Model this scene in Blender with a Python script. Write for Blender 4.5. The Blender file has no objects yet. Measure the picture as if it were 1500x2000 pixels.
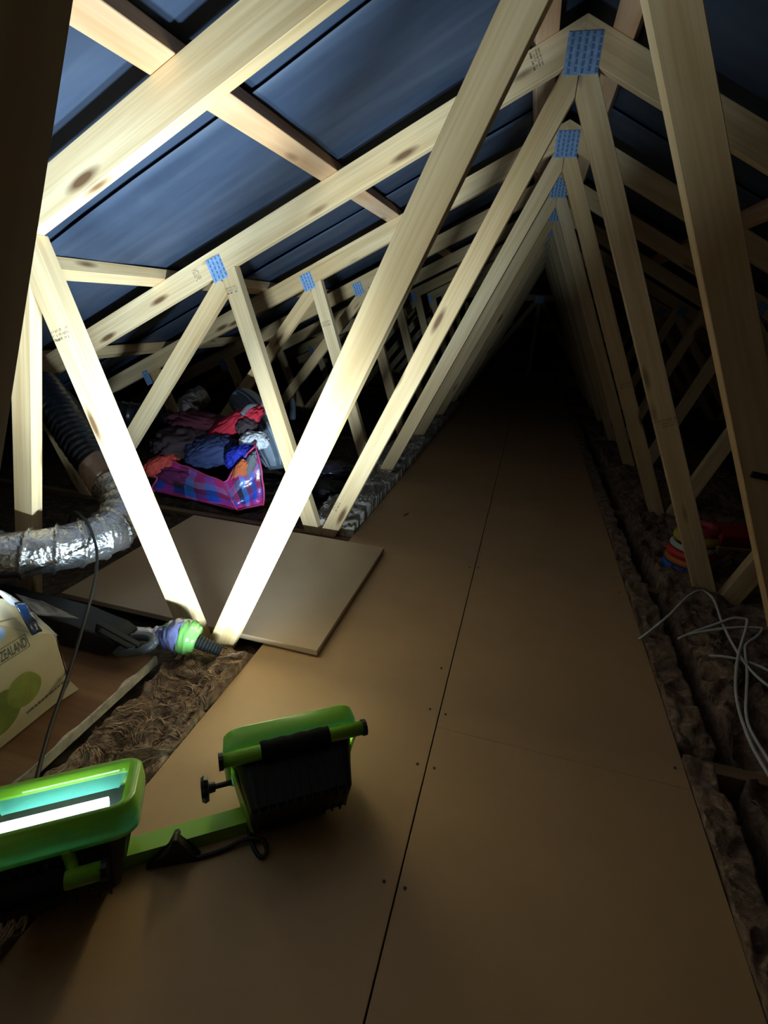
import bpy, bmesh, math, random
from mathutils import Vector, Matrix, noise
random.seed(7)
SC = bpy.context.scene
COL = SC.collection
V = Vector

# ------------------------------------------------------------------ camera
cam_d = bpy.data.cameras.new('camera')
cam_d.sensor_fit = 'HORIZONTAL'
cam_d.sensor_width = 36.0
cam_d.lens = 23.97
cam_d.clip_start = 0.02
cam = bpy.data.objects.new('camera', cam_d)
COL.objects.link(cam)
YAW, PITCH, ROLL = 0.2498, 0.3833, 0.0585


def cam_axes():
    f = V((-math.sin(YAW) * math.cos(PITCH), math.cos(YAW) * math.cos(PITCH), -math.sin(PITCH)))
    r = V((math.cos(YAW), math.sin(YAW), 0))
    u = r.cross(f)
    c, s = math.cos(ROLL), math.sin(ROLL)
    return c * r + s * u, c * u - s * r, f


R_, U_, F_ = cam_axes()
cam.matrix_world = Matrix(((R_.x, U_.x, -F_.x, -0.015), (R_.y, U_.y, -F_.y, 0.0),
                           (R_.z, U_.z, -F_.z, 0.971), (0, 0, 0, 1)))
SC.camera = cam

# ------------------------------------------------------------------ world, light levels, exposure
world = bpy.data.worlds.new('world')
SC.world = world
world.use_nodes = True
world.node_tree.nodes['Background'].inputs[0].default_value = (1.0, 0.85, 0.65, 1)
world.node_tree.nodes['Background'].inputs[1].default_value = 0.0
LAMP_POWER = (15.0, 24.0)             # watts of the two floodlight heads, left and right
LAMP_COLOR = (0.76, 0.865, 1.0)
LAMP_SPREAD = (math.radians(106), math.radians(90))
SC.view_settings.view_transform = 'Standard'
SC.view_settings.look = 'None'
SC.view_settings.gamma = 1.0
SC.view_settings.use_curve_mapping = False
SC.view_settings.exposure = 0.2

# ------------------------------------------------------------------ materials


def new_mat(name):
    m = bpy.data.materials.new(name)
    m.use_nodes = True
    nt = m.node_tree
    b = nt.nodes['Principled BSDF']
    return m, nt, b


def nd(nt, typ, **kw):
    n = nt.nodes.new(typ)
    for k, v in kw.items():
        if k in n.inputs.keys() if isinstance(k, str) else False:
            n.inputs[k].default_value = v
        else:
            setattr(n, k, v)
    return n


def ramp(nt, src, stops, interp='LINEAR'):
    r = nt.nodes.new('ShaderNodeValToRGB')
    r.color_ramp.interpolation = interp
    el = r.color_ramp.elements
    while len(el) < len(stops):
        el.new(0.5)
    for e, (p, c) in zip(el, stops):
        e.position = p
        e.color = (*c, 1) if len(c) == 3 else c
    nt.links.new(src, r.inputs[0])
    return r.outputs[0]


def coords(nt, scale=(1, 1, 1), rand=0.0, out='Object'):
    tc = nt.nodes.new('ShaderNodeTexCoord')
    mp = nt.nodes.new('ShaderNodeMapping')
    mp.inputs['Scale'].default_value = scale
    nt.links.new(tc.outputs[out], mp.inputs[0])
    if rand:
        oi = nt.nodes.new('ShaderNodeObjectInfo')
        ml = nt.nodes.new('ShaderNodeMath')
        ml.operation = 'MULTIPLY'
        ml.inputs[1].default_value = rand
        nt.links.new(oi.outputs['Random'], ml.inputs[0])
        cb = nt.nodes.new('ShaderNodeCombineXYZ')
        for i in range(3):
            nt.links.new(ml.outputs[0], cb.inputs[i])
        ad = nt.nodes.new('ShaderNodeVectorMath')
        ad.operation = 'ADD'
        nt.links.new(mp.outputs[0], ad.inputs[0])
        nt.links.new(cb.outputs[0], ad.inputs[1])
        return ad.outputs[0]
    return mp.outputs[0]


def tex_noise(nt, vec, scale=1.0, detail=3.0, rough=0.5, dist=0.0):
    n = nt.nodes.new('ShaderNodeTexNoise')
    n.inputs['Scale'].default_value = scale
    n.inputs['Detail'].default_value = detail
    n.inputs['Roughness'].default_value = rough
    n.inputs['Distortion'].default_value = dist
    nt.links.new(vec, n.inputs['Vector'])
    return n.outputs['Fac']


def mixc(nt, fac, a, b, blend='MIX'):
    m = nt.nodes.new('ShaderNodeMix')
    m.data_type = 'RGBA'
    m.blend_type = blend
    for sock, val in ((m.inputs[0], fac), (m.inputs[6], a), (m.inputs[7], b)):
        if hasattr(val, 'default_value') or hasattr(val, 'is_linked'):
            nt.links.new(val, sock)
        elif isinstance(val, (int, float)):
            sock.default_value = val
        else:
            sock.default_value = (*val, 1)
    return m.outputs[2]


def bump(nt, bsdf, h, strength=0.3, dist=0.01):
    b = nt.nodes.new('ShaderNodeBump')
    b.inputs['Strength'].default_value = strength
    b.inputs['Distance'].default_value = dist
    nt.links.new(h, b.inputs['Height'])
    nt.links.new(b.outputs[0], bsdf.inputs['Normal'])


def pine(name, lo, hi, knot=(0.16, 0.085, 0.04), stain=0.0):
    m, nt, b = new_mat(name)
    v = coords(nt, (1.1, 9, 22), rand=37.0)
    n1 = tex_noise(nt, v, 1.0, 3, 0.55, 0.6)
    c = ramp(nt, n1, [(0.3, lo), (0.72, hi)])
    v2 = coords(nt, (2.5, 60, 130), rand=11.0)
    n2 = tex_noise(nt, v2, 1.0, 2, 0.5, 0.2)
    g = ramp(nt, n2, [(0.35, (0.84, 0.80, 0.74)), (0.6, (1, 1, 1))])
    c = mixc(nt, 0.75, c, g, 'MULTIPLY')
    v4 = coords(nt, (0.8, 3, 3), rand=23.0)
    n4 = tex_noise(nt, v4, 1.0, 2, 0.5, 0)
    g4 = ramp(nt, n4, [(0.38, (0.86, 0.76, 0.62)), (0.62, (1.0, 1.0, 1.0))])
    c = mixc(nt, 0.8, c, g4, 'MULTIPLY')
    v3 = coords(nt, (2.6, 8, 11), rand=51.0)
    vo = nt.nodes.new('ShaderNodeTexVoronoi')
    vo.inputs['Scale'].default_value = 1.0
    vo.inputs['Randomness'].default_value = 1.0
    nt.links.new(v3, vo.inputs['Vector'])
    k = ramp(nt, vo.outputs['Distance'], [(0.07, (1, 1, 1)), (0.17, (0, 0, 0))])
    c = mixc(nt, k, c, knot)
    nt.links.new(c, b.inputs['Base Color'])
    b.inputs['Roughness'].default_value = 0.62
    b.inputs['Specular IOR Level'].default_value = 0.25
    bump(nt, b, n2, 0.12, 0.002)
    return m


PINE = pine('pine', (0.62, 0.45, 0.25), (0.82, 0.66, 0.43))
PINE_RED = pine('pine_red', (0.58, 0.32, 0.17), (0.76, 0.58, 0.42))


def plain(name, col, rough=0.6, metal=0.0, spec=0.4, vary=0.0, scale=20.0, bmp=0.0, bscale=None, bdist=0.004):
    m, nt, b = new_mat(name)
    b.inputs['Roughness'].default_value = rough
    b.inputs['Metallic'].default_value = metal
    b.inputs['Specular IOR Level'].default_value = spec
    v = coords(nt, (1, 1, 1))
    if vary:
        n = tex_noise(nt, v, scale, 4, 0.6)
        c = ramp(nt, n, [(0.3, tuple(x * (1 - vary) for x in col)), (0.7, tuple(min(1, x * (1 + vary)) for x in col))])
        nt.links.new(c, b.inputs['Base Color'])
    else:
        b.inputs['Base Color'].default_value = (*col, 1)
    if bmp:
        n = tex_noise(nt, v, bscale or scale, 5, 0.6)
        bump(nt, b, n, bmp, bdist)
    return m


MDF = plain('particle_board', (0.50, 0.32, 0.165), 0.55, spec=0.35, vary=0.05, scale=6, bmp=0.08, bscale=160, bdist=0.001)
MDF_EDGE = plain('particle_board_edge', (0.36, 0.26, 0.17), 0.9, vary=0.25, scale=220)
LINING = plain('ceiling_lining', (0.10, 0.09, 0.08), 0.9, vary=0.3, scale=6)
DARK_WOOD = pine('dark_pine', (0.22, 0.14, 0.08), (0.36, 0.25, 0.15))  # darker pine tone for the bottom chords
VENEER = pine('brown_veneer', (0.16, 0.085, 0.045), (0.27, 0.16, 0.09))
CHIP_EDGE = plain('pale_torn_edge', (0.50, 0.45, 0.38), 0.9, vary=0.35, scale=40, bmp=0.5, bscale=90)


def make_underlay():
    m, nt, b = new_mat('blue_underlay')
    v = coords(nt, (1, 1, 1))
    n = tex_noise(nt, v, 3.0, 4, 0.6, 0.4)
    c = ramp(nt, n, [(0.3, (0.030, 0.046, 0.084)), (0.7, (0.046, 0.066, 0.110))])
    v2 = coords(nt, (1.2, 10, 1.2))
    n2 = tex_noise(nt, v2, 1.4, 3, 0.5, 0.3)
    w = ramp(nt, n2, [(0.35, (0.72, 0.74, 0.78)), (0.7, (1.15, 1.12, 1.08))])
    c = mixc(nt, 1.0, c, w, 'MULTIPLY')
    nt.links.new(c, b.inputs['Base Color'])
    b.inputs['Roughness'].default_value = 0.62
    b.inputs['Specular IOR Level'].default_value = 0.35
    n3 = tex_noise(nt, coords(nt, (1, 1, 1)), 260, 2, 0.5)
    bump(nt, b, n3, 0.15, 0.001)
    return m


UNDERLAY = make_underlay()
PLATE = plain('zinc_blue_reflection', (0.32, 0.50, 0.80), 0.45, metal=0.35, spec=0.6, vary=0.25, scale=90)  # blue in the base colour stands for reflected underlay and cool lamp light
SLOT = plain('plate_slot', (0.09, 0.17, 0.36), 0.6)
INK = plain('stamp_ink', (0.10, 0.09, 0.08), 0.8)
SCREW = plain('screw_steel', (0.05, 0.04, 0.035), 0.6, metal=0.4)


def make_wool(name, a, b_, c_):
    m, nt, b = new_mat(name)
    v = coords(nt, (1, 1, 1))
    n = tex_noise(nt, v, 13, 6, 0.72, 2.2)
    c = ramp(nt, n, [(0.28, a), (0.5, b_), (0.72, c_)])
    nt.links.new(c, b.inputs['Base Color'])
    b.inputs['Roughness'].default_value = 1.0
    b.inputs['Specular IOR Level'].default_value = 0.05
    n2 = tex_noise(nt, v, 120, 4, 0.7, 1.5)
    bump(nt, b, n2, 0.9, 0.006)
    return m


WOOL = make_wool('brown_wool', (0.17, 0.11, 0.07), (0.52, 0.36, 0.245), (0.78, 0.61, 0.46))
WOOL_DIM = make_wool('dim_brown_wool', (0.09, 0.06, 0.04), (0.30, 0.20, 0.135), (0.55, 0.40, 0.28))  # the brown wool again, dimness of the right side put into its colour
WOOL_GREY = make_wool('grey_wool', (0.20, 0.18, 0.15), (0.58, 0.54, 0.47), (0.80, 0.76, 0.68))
WOOL_SHADED = make_wool('shaded_wool', (0.03, 0.025, 0.02), (0.09, 0.07, 0.055), (0.20, 0.15, 0.11))  # wool with the shade of eaves and board undersides put into its colour


def make_green(name='lime_plastic', col=(0.22, 0.50, 0.03), tcol=(0.10, 0.75, 0.25), tfac=0.04):
    m, nt, b = new_mat(name)
    b.inputs['Base Color'].default_value = (*col, 1)
    b.inputs['Roughness'].default_value = 0.28
    b.inputs['Specular IOR Level'].default_value = 0.5
    tr = nt.nodes.new('ShaderNodeBsdfTranslucent')
    tr.inputs[0].default_value = (*tcol, 1)
    mx = nt.nodes.new('ShaderNodeMixShader')
    mx.inputs[0].default_value = tfac
    nt.links.new(b.outputs[0], mx.inputs[1])
    nt.links.new(tr.outputs[0], mx.inputs[2])
    nt.links.new(mx.outputs[0], nt.nodes['Material Output'].inputs[0])
    return m


GREEN = make_green()
GREEN_STEEL = plain('green_steel', (0.26, 0.50, 0.04), 0.35, spec=0.5)
BLACK_PL = plain('black_plastic', (0.012, 0.012, 0.012), 0.42, spec=0.4)
FOAM = plain('black_foam', (0.010, 0.010, 0.009), 0.95, spec=0.1, bmp=0.3, bscale=300, bdist=0.001)
TEAL_END = make_green('teal_end', (0.05, 0.30, 0.16), (0.08, 0.85, 0.45), 0.6)
REFLECT = make_green('teal_reflector', (0.10, 0.42, 0.35), (0.15, 0.85, 0.55), 0.35)
RUBBER = plain('black_rubber', (0.014, 0.013, 0.013), 0.5)
WHITE_PVC = plain('white_pvc', (0.62, 0.60, 0.57), 0.45)


def make_glass():
    m, nt, b = new_mat('lamp_glass')
    nt.nodes.remove(b)
    t = nt.nodes.new('ShaderNodeBsdfTransparent')
    t.inputs[0].default_value = (0.93, 0.99, 0.97, 1)
    g = nt.nodes.new('ShaderNodeBsdfGlossy')
    g.inputs['Roughness'].default_value = 0.05
    mx = nt.nodes.new('ShaderNodeMixShader')
    mx.inputs[0].default_value = 0.06
    nt.links.new(t.outputs[0], mx.inputs[1])
    nt.links.new(g.outputs[0], mx.inputs[2])
    nt.links.new(mx.outputs[0], nt.nodes['Material Output'].inputs[0])
    return m


GLASS = make_glass()


def make_emit(name, col, s):
    m, nt, b = new_mat(name)
    nt.nodes.remove(b)
    e = nt.nodes.new('ShaderNodeEmission')
    e.inputs[0].default_value = (*col, 1)
    e.inputs[1].default_value = s
    nt.links.new(e.outputs[0], nt.nodes['Material Output'].inputs[0])
    return m


TUBE = make_emit('lamp_tube_glow', (0.86, 0.95, 1.0), 14.0)


def make_foil():
    m, nt, b = new_mat('crumpled_foil')
    b.inputs['Base Color'].default_value = (0.72, 0.73, 0.76, 1)
    b.inputs['Metallic'].default_value = 0.95
    b.inputs['Roughness'].default_value = 0.27
    v = coords(nt, (1, 1, 1))
    vo = nt.nodes.new('ShaderNodeTexVoronoi')
    vo.inputs['Scale'].default_value = 75
    nt.links.new(v, vo.inputs['Vector'])
    n = tex_noise(nt, v, 70, 4, 0.6, 1.5)
    ad = nt.nodes.new('ShaderNodeMath')
    ad.operation = 'ADD'
    nt.links.new(vo.outputs['Distance'], ad.inputs[0])
    nt.links.new(n, ad.inputs[1])
    bump(nt, b, ad.outputs[0], 0.45, 0.005)
    return m


FOIL = make_foil()
DUCT_BLACK = plain('black_duct_film', (0.012, 0.013, 0.018), 0.3, spec=0.6, bmp=0.3, bscale=60)
TAPE = plain('duct_tape', (0.36, 0.24, 0.18), 0.6, vary=0.25, scale=25, bmp=0.4, bscale=60)
CARD = plain('carton_card', (0.55, 0.46, 0.31), 0.5, spec=0.4, vary=0.06, scale=8)
CARD_IN = plain('carton_inside', (0.42, 0.31, 0.19), 0.85, vary=0.1, scale=10)
PEAR = plain('pear_print', (0.23, 0.25, 0.055), 0.5, vary=0.28, scale=22)
PEAR2 = plain('pear_print_dark', (0.17, 0.21, 0.045), 0.5, vary=0.28, scale=22)
PALEBLUE = plain('pale_blue_print', (0.36, 0.50, 0.80), 0.5)
NAVY_FOIL = plain('navy_film', (0.008, 0.03, 0.09), 0.12, spec=0.9, vary=0.5, scale=25, bmp=0.5, bscale=40)
CLEAR_BAG = plain('milky_film', (0.55, 0.55, 0.60), 0.2, spec=0.8, bmp=0.6, bscale=35, vary=0.2, scale=15)
LIME_WRAP = plain('lime_film', (0.14, 0.36, 0.09), 0.15, spec=0.9, bmp=0.5, bscale=35)
VIOLET_WRAP = plain('violet_film', (0.13, 0.14, 0.30), 0.12, spec=0.9, bmp=0.6, bscale=35, vary=0.3, scale=18)
HOSE_GREY = plain('grey_rubber', (0.075, 0.085, 0.10), 0.4)
CASE_BLACK = plain('black_case', (0.009, 0.0095, 0.010), 0.6, spec=0.25, bmp=0.2, bscale=80)
GREY_FILM = plain('grey_film', (0.30, 0.29, 0.28), 0.3, spec=0.6, bmp=0.5, bscale=30)


def cloth(name, col, rough=0.85, vary=0.15):
    return plain(name, col, rough, spec=0.2, vary=vary, scale=9, bmp=0.25, bscale=45, bdist=0.006)


C_RED = cloth('red_cloth', (0.55, 0.03, 0.06))
C_CORAL = cloth('coral_cloth', (0.70, 0.10, 0.08))
C_MAROON = cloth('maroon_cloth', (0.10, 0.025, 0.04))
C_BROWN = cloth('umber_cloth', (0.065, 0.045, 0.055))
C_NAVY = cloth('denim_cloth', (0.055, 0.08, 0.22))
C_BLUE = cloth('royal_cloth', (0.03, 0.05, 0.55), 0.5)
C_WHITE = cloth('white_cloth', (0.68, 0.72, 0.82))
C_ORANGE = cloth('orange_cloth', (0.62, 0.16, 0.06))
C_GREY = cloth('grey_cloth', (0.16, 0.17, 0.20))
C_PURPLE = cloth('plum_cloth', (0.17, 0.03, 0.13))
BAG_GREY = cloth('slate_fabric', (0.13, 0.17, 0.23), 0.5)
BAG_LIGHT = plain('pale_vinyl', (0.34, 0.42, 0.54), 0.3, spec=0.6, bmp=0.2, bscale=30)
PINK_PIPE = plain('pink_binding', (0.60, 0.06, 0.20), 0.4)


def make_tartan():
    m, nt, b = new_mat('tartan_vinyl')
    uv = nt.nodes.new('ShaderNodeUVMap')
    sp = nt.nodes.new('ShaderNodeSeparateXYZ')
    nt.links.new(uv.outputs[0], sp.inputs[0])

    def band(sock, period, off):
        a = nt.nodes.new('ShaderNodeMath')
        a.operation = 'MULTIPLY_ADD'
        a.inputs[1].default_value = 1.0 / period
        a.inputs[2].default_value = off
        nt.links.new(sock, a.inputs[0])
        f = nt.nodes.new('ShaderNodeMath')
        f.operation = 'FRACT'
        nt.links.new(a.outputs[0], f.inputs[0])
        return f.outputs[0]
    fu = band(sp.outputs[0], 0.24, 0.1)
    fv = band(sp.outputs[1], 0.24, 0.05)
    cu = ramp(nt, fu, [(0.0, (0.02, 0.10, 0.65)), (0.2, (0.50, 0.02, 0.20)), (0.4, (0.03, 0.03, 0.05)),
                       (0.6, (0.05, 0.25, 0.85)), (0.8, (0.30, 0.03, 0.16))], 'CONSTANT')
    cv = ramp(nt, fv, [(0.0, (0.60, 0.04, 0.28)), (0.25, (0.02, 0.07, 0.50)), (0.5, (0.04, 0.03, 0.06)),
                       (0.75, (0.22, 0.25, 0.60))], 'CONSTANT')
    c = mixc(nt, 0.5, cu, cv)
    nt.links.new(c, b.inputs['Base Color'])
    b.inputs['Roughness'].default_value = 0.25
    b.inputs['Specular IOR Level'].default_value = 0.6
    n = tex_noise(nt, coords(nt, (1, 1, 1)), 22, 4, 0.6)
    bump(nt, b, n, 0.35, 0.012)
    return m


TARTAN = make_tartan()

# ------------------------------------------------------------------ object helpers


def link(name, me, parent=None):
    o = bpy.data.objects.new(name, me)
    COL.objects.link(o)
    if parent is not None:
        o.parent = parent
    return o


def mesh_obj(name, verts, faces, mats, parent=None, smooth=False, loc=None, midx=None):
    me = bpy.data.meshes.new(name)
    me.from_pydata([tuple(v) for v in verts], [], faces)
    if not isinstance(mats, (list, tuple)):
        mats = [mats]
    for m in mats:
        me.materials.append(m)
    if midx:
        me.polygons.foreach_set('material_index', midx)
    if smooth:
        me.polygons.foreach_set('use_smooth', [True] * len(me.polygons))
    me.update()
    o = link(name, me, parent)
    if loc is not None:
        o.location = loc
    return o


def bm_obj(name, bm, mat, parent=None, smooth=False, bevel=0.0, seg=1):
    if bevel:
        bmesh.ops.bevel(bm, geom=list(bm.edges), offset=bevel, segments=seg, profile=0.5, affect='EDGES')
    bmesh.ops.recalc_face_normals(bm, faces=list(bm.faces))
    me = bpy.data.meshes.new(name)
    bm.to_mesh(me)
    bm.free()
    for m in (mat if isinstance(mat, (list, tuple)) else [mat]):
        me.materials.append(m)
    if smooth:
        me.polygons.foreach_set('use_smooth', [True] * len(me.polygons))
    return link(name, me, parent)


def thing(name, label, cat, loc=(0, 0, 0), group=None):
    o = bpy.data.objects.new(name, None)
    COL.objects.link(o)
    o.empty_display_size = 0.1
    o.location = loc
    return tag(o, label, cat, group)


def tag(o, label=None, cat=None, group=None, kind=None):
    if label:
        o['label'] = label
    if cat:
        o['category'] = cat
    if group:
        o['group'] = group
    if kind:
        o['kind'] = kind
    return o


def add_box(bm, c, size, rot=None):
    c = V(c)
    hs = V(size) * 0.5
    vs = []
    for sx in (-1, 1):
        for sy in (-1, 1):
            for sz in (-1, 1):
                p = V((sx * hs.x, sy * hs.y, sz * hs.z))
                if rot is not None:
                    p = rot @ p
                vs.append(bm.verts.new(c + p))
    for f in ((0, 1, 3, 2), (4, 6, 7, 5), (0, 4, 5, 1), (2, 3, 7, 6), (0, 2, 6, 4), (1, 5, 7, 3)):
        bm.faces.new([vs[i] for i in f])


def prism(bm, poly, a0, a1, axis):
    """poly: list of Vectors in a plane, extruded by vectors a0 -> a1 along axis."""
    lo = [bm.verts.new(p + axis * a0) for p in poly]
    hi = [bm.verts.new(p + axis * a1) for p in poly]
    n = len(poly)
    bm.faces.new(lo)
    bm.faces.new(list(reversed(hi)))
    for i in range(n):
        j = (i + 1) % n
        bm.faces.new([lo[j], lo[i], hi[i], hi[j]])


def smooth_path(pts, n=8, closed=False):
    pts = [V(p) for p in pts]
    out = []
    N = len(pts)
    for i in range(N - 1):
        p0 = pts[max(i - 1, 0)]
        p1, p2 = pts[i], pts[i + 1]
        p3 = pts[min(i + 2, N - 1)]
        for k in range(n):
            t = k / n
            out.append(0.5 * ((2 * p1) + (-p0 + p2) * t + (2 * p0 - 5 * p1 + 4 * p2 - p3) * t * t
                              + (-p0 + 3 * p1 - 3 * p2 + p3) * t ** 3))
    out.append(pts[-1])
    return out


def tube_data(path, rad, seg=8, caps=True, verts=None, faces=None):
    verts = [] if verts is None else verts
    faces = [] if faces is None else faces
    base = len(verts)
    n = len(path)
    up = None
    for i, p in enumerate(path):
        t = (path[min(i + 1, n - 1)] - path[max(i - 1, 0)])
        if t.length < 1e-9:
            t = V((0, 0, 1))
        t.normalize()
        if up is None:
            up = V((0, 0, 1)) if abs(t.z) < 0.9 else V((1, 0, 0))
        a = (up - t * up.dot(t)).normalized()
        up = a
        b = t.cross(a)
        for k in range(seg):
            th = 2 * math.pi * k / seg
            r = rad(i, th) if callable(rad) else rad
            verts.append(p + (a * math.cos(th) + b * math.sin(th)) * r)
    for i in range(n - 1):
        for k in range(seg):
            k2 = (k + 1) % seg
            faces.append((base + i * seg + k, base + i * seg + k2, base + (i + 1) * seg + k2, base + (i + 1) * seg + k))
    if caps:
        faces.append(tuple(base + k for k in reversed(range(seg))))
        faces.append(tuple(base + (n - 1) * seg + k for k in range(seg)))
    return verts, faces


def tube_obj(name, path, rad, mat, parent=None, seg=8, smooth=True):
    v, f = tube_data(path, rad, seg)
    return mesh_obj(name, v, f, mat, parent, smooth)


def copy_tree(o, parent=None):
    c = o.copy()
    COL.objects.link(c)
    if parent is not None:
        c.parent = parent
    for ch in list(o.children):
        copy_tree(ch, c)
    return c


def clip2(poly, p, n):
    """keep the part of a 2D polygon where (q-p).n <= 0"""
    out = []
    m = len(poly)
    for i in range(m):
        a, b = poly[i], poly[(i + 1) % m]
        da = (a[0] - p[0]) * n[0] + (a[1] - p[1]) * n[1]
        db = (b[0] - p[0]) * n[0] + (b[1] - p[1]) * n[1]
        if da <= 0:
            out.append(a)
        if (da < 0 < db) or (db < 0 < da):
            t = da / (da - db)
            out.append((a[0] + (b[0] - a[0]) * t, a[1] + (b[1] - a[1]) * t))
    return out


# ------------------------------------------------------------------ roof geometry constants
SLOPE = 0.507
TH = math.atan(SLOPE)
CT, ST = math.cos(TH), math.sin(TH)
RIDGE = 1.79                  # top of the top chords at the ridge
CH_LO = 1.689                 # underside of the top chords at the ridge
T = 0.036                     # timber thickness
Y0, STEP = 1.0939, 0.9


def timber2d(name, p0, p1, w, clips, parent, mat=PINE, t=T, bevel=0.0015, y=0.0):
    """timber lying in the truss plane; origin at p0 and local X along the grain"""
    p0, p1 = V((p0[0], 0, p0[1])), V((p1[0], 0, p1[1]))
    d = (p1 - p0).normalized()
    q = V((-d.z, 0, d.x))
    poly = [p0 + q * w / 2, p0 - q * w / 2, p1 - q * w / 2, p1 + q * w / 2]
    poly = [(v.x, v.z) for v in poly]
    for cp, cn in clips:
        poly = clip2(poly, cp, cn)
    bm = bmesh.new()
    loc = []
    for (x, z) in poly:
        r = V((x, 0, z)) - p0
        loc.append(V((r.dot(d), 0, r.dot(q))))
    prism(bm, loc, 0.0, t, V((0, 1, 0)))
    o = bm_obj(name, bm, mat, parent, bevel=bevel)
    m = Matrix(((d.x, 0, q.x, p0.x), (0, 1, 0, y), (d.z, 0, q.z, p0.z), (0, 0, 0, 1)))
    o.matrix_local = m
    return o


def make_plate(parent, cx, cz, w, h, ang, cols=5, rows=6, name='nail_plate'):
    """punched zinc plate: raised ribs with rows of dark slots, on the front face of a truss"""
    verts, faces, mi = [], [], []

    def quad(x0, x1, z0, z1, y, m, shear=0.0):
        b = len(verts)
        verts.extend([(x0, y, z0), (x1, y, z0), (x1, y, z1), (x0, y, z1)])
        faces.append((b, b + 1, b + 2, b + 3))
        mi.append(m)

    def box(x0, x1, z0, z1, y0, y1, m):
        b = len(verts)
        verts.extend([(x0, y0, z0), (x1, y0, z0), (x1, y0, z1), (x0, y0, z1),
                      (x0, y1, z0), (x1, y1, z0), (x1, y1, z1), (x0, y1, z1)])
        for f in ((0, 1, 2, 3), (4, 7, 6, 5), (0, 4, 5, 1), (1, 5, 6, 2), (2, 6, 7, 3), (3, 7, 4, 0)):
            faces.append(tuple(b + i for i in f))
            mi.append(m)
    box(-w / 2, w / 2, -h / 2, h / 2, -0.0012, 0.0004, 0)
    cw = w / cols
    for c in range(cols):
        x0 = -w / 2 + c * cw
        box(x0 + cw * 0.10, x0 + cw * 0.48, -h / 2 + 0.002, h / 2 - 0.002, -0.0028, -0.0010, 0)
        rh = h / rows
        for r in range(rows):
            z0 = -h / 2 + r * rh + (0.2 + 0.25 * (c % 2)) * rh
            box(x0 + cw * 0.56, x0 + cw * 0.92, z0, min(z0 + rh * 0.74, h / 2 - 0.001), -0.0017, -0.0010, 1)
    o = mesh_obj(name, verts, faces, [PLATE, SLOT], parent, midx=mi)
    o.location = (cx, 0, cz)
    o.rotation_euler = (0, -ang, 0)
    return o


def make_stamp(parent, cx, cz, ang, w=0.04, h=0.03, rows=3, bold_last=True, seed=1):
    """illegible ink grade stamp: rows of tiny strokes printed on the timber face"""
    rnd = random.Random(seed)
    verts, faces = [], []

    def stroke(x, z, sw, sh):
        b = len(verts)
        verts.extend([(x, -0.0004, z), (x + sw, -0.0004, z), (x + sw, -0.0004, z + sh), (x, -0.0004, z + sh)])
        faces.append((b, b + 1, b + 2, b + 3))
    rh = h / rows
    for r in range(rows):
        z = h / 2 - (r + 1) * rh
        x = -w / 2
        bold = bold_last and r == rows - 1
        while x < w / 2 - 0.003:
            cw = rnd.uniform(0.0016, 0.0030)
            if rnd.random() < 0.85:
                lw = 0.0014 if bold else 0.0008
                stroke(x, z, lw, rh * 0.62)
                if rnd.random() < 0.6:
                    stroke(x, z + rnd.choice([0, 0.27, 0.55]) * rh, cw * 0.8, 0.0013 if bold else 0.0008)
                if rnd.random() < 0.5:
                    stroke(x + cw * 0.7, z + rnd.choice([0, 0.2]) * rh, lw, rh * 0.42)
            x += cw + 0.0011
    o = mesh_obj('grade_stamp', verts, faces, INK, parent)
    o.location = (cx, 0, cz)
    o.rotation_euler = (0, -ang, 0)
    return o


def build_truss_parts(root):
    for s in (-1, 1):
        sx = lambda p: (p[0] * s, p[1])
        low_n = (s * ST, CT)                       # outward normal above the chord underside
        below = ((0, CH_LO), low_n)
        # top chord
        half = (RIDGE + CH_LO) / 2
        timber2d('top_chord', (-0.15 * s, half + SLOPE * 0.15), (3.55 * s, half - SLOPE * 3.55), (RIDGE - CH_LO) * CT,
                 [((0, 0), (-s, 0))], root)
        bot = ((0, -0.02), (0, -1))
        # ridge web
        timber2d('ridge_web', sx((0.0, 1.68)), sx((0.792, -0.03)), 0.072,
                 [below, ((0.001 * s, 0), (-s, 0)), bot, (sx((0.812, 0)), (s, 0))], root)
        # inner web from the foot up to the middle of the top chord
        timber2d('inner_web', sx((0.849, -0.04)), sx((1.239, 1.11)), 0.071,
                 [below, bot, (sx((0.8125, 0)), (-s, 0))], root, t=0.045)
        # outer web from the same joint down to the outer foot
        timber2d('outer_web', sx((1.245, 1.022)), sx((2.08, -0.045)), 0.07,
                 [below, bot, (sx((1.214, 0.93)), (-s * 0.948, 0.318)), (sx((2.085, 0)), (s, 0))], root)
        # strut from the outer foot to the lower part of the top chord
        timber2d('eave_strut', sx((2.11, -0.06)), sx((2.42, 0.66)), 0.07, [below, bot, (sx((2.087, 0)), (-s, 0))], root)
        make_plate(root, 1.27 * s, 1.07, 0.07, 0.088, -s * 0.42, 4, 5)
        make_plate(root, 2.40 * s, 0.45, 0.05, 0.09, -s * 0.42, 3, 5)
    make_plate(root, 0.003, 1.696, 0.10, 0.105, 0.0, 5, 6)
    bm = bmesh.new()
    add_box(bm, (0, T / 2, -0.066), (7.1, T, 0.09))
    bm_obj('bottom_chord', bm, DARK_WOOD, root, bevel=0.0015)


# ------------------------------------------------------------------ structure: floor, roof linings, walls
floor = bpy.data.objects.new('floor', None)
COL.objects.link(floor)
tag(floor, kind='structure')
floor.location = (0, 0, 0)
bm = bmesh.new()
add_box(bm, (0, 4.5, -0.125), (7.2, 14.0, 0.02))
bm_obj('ceiling_lining', bm, LINING, floor)
FL, FJ, FR = -0.664, -0.103, 0.479
BT = 0.0175


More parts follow.
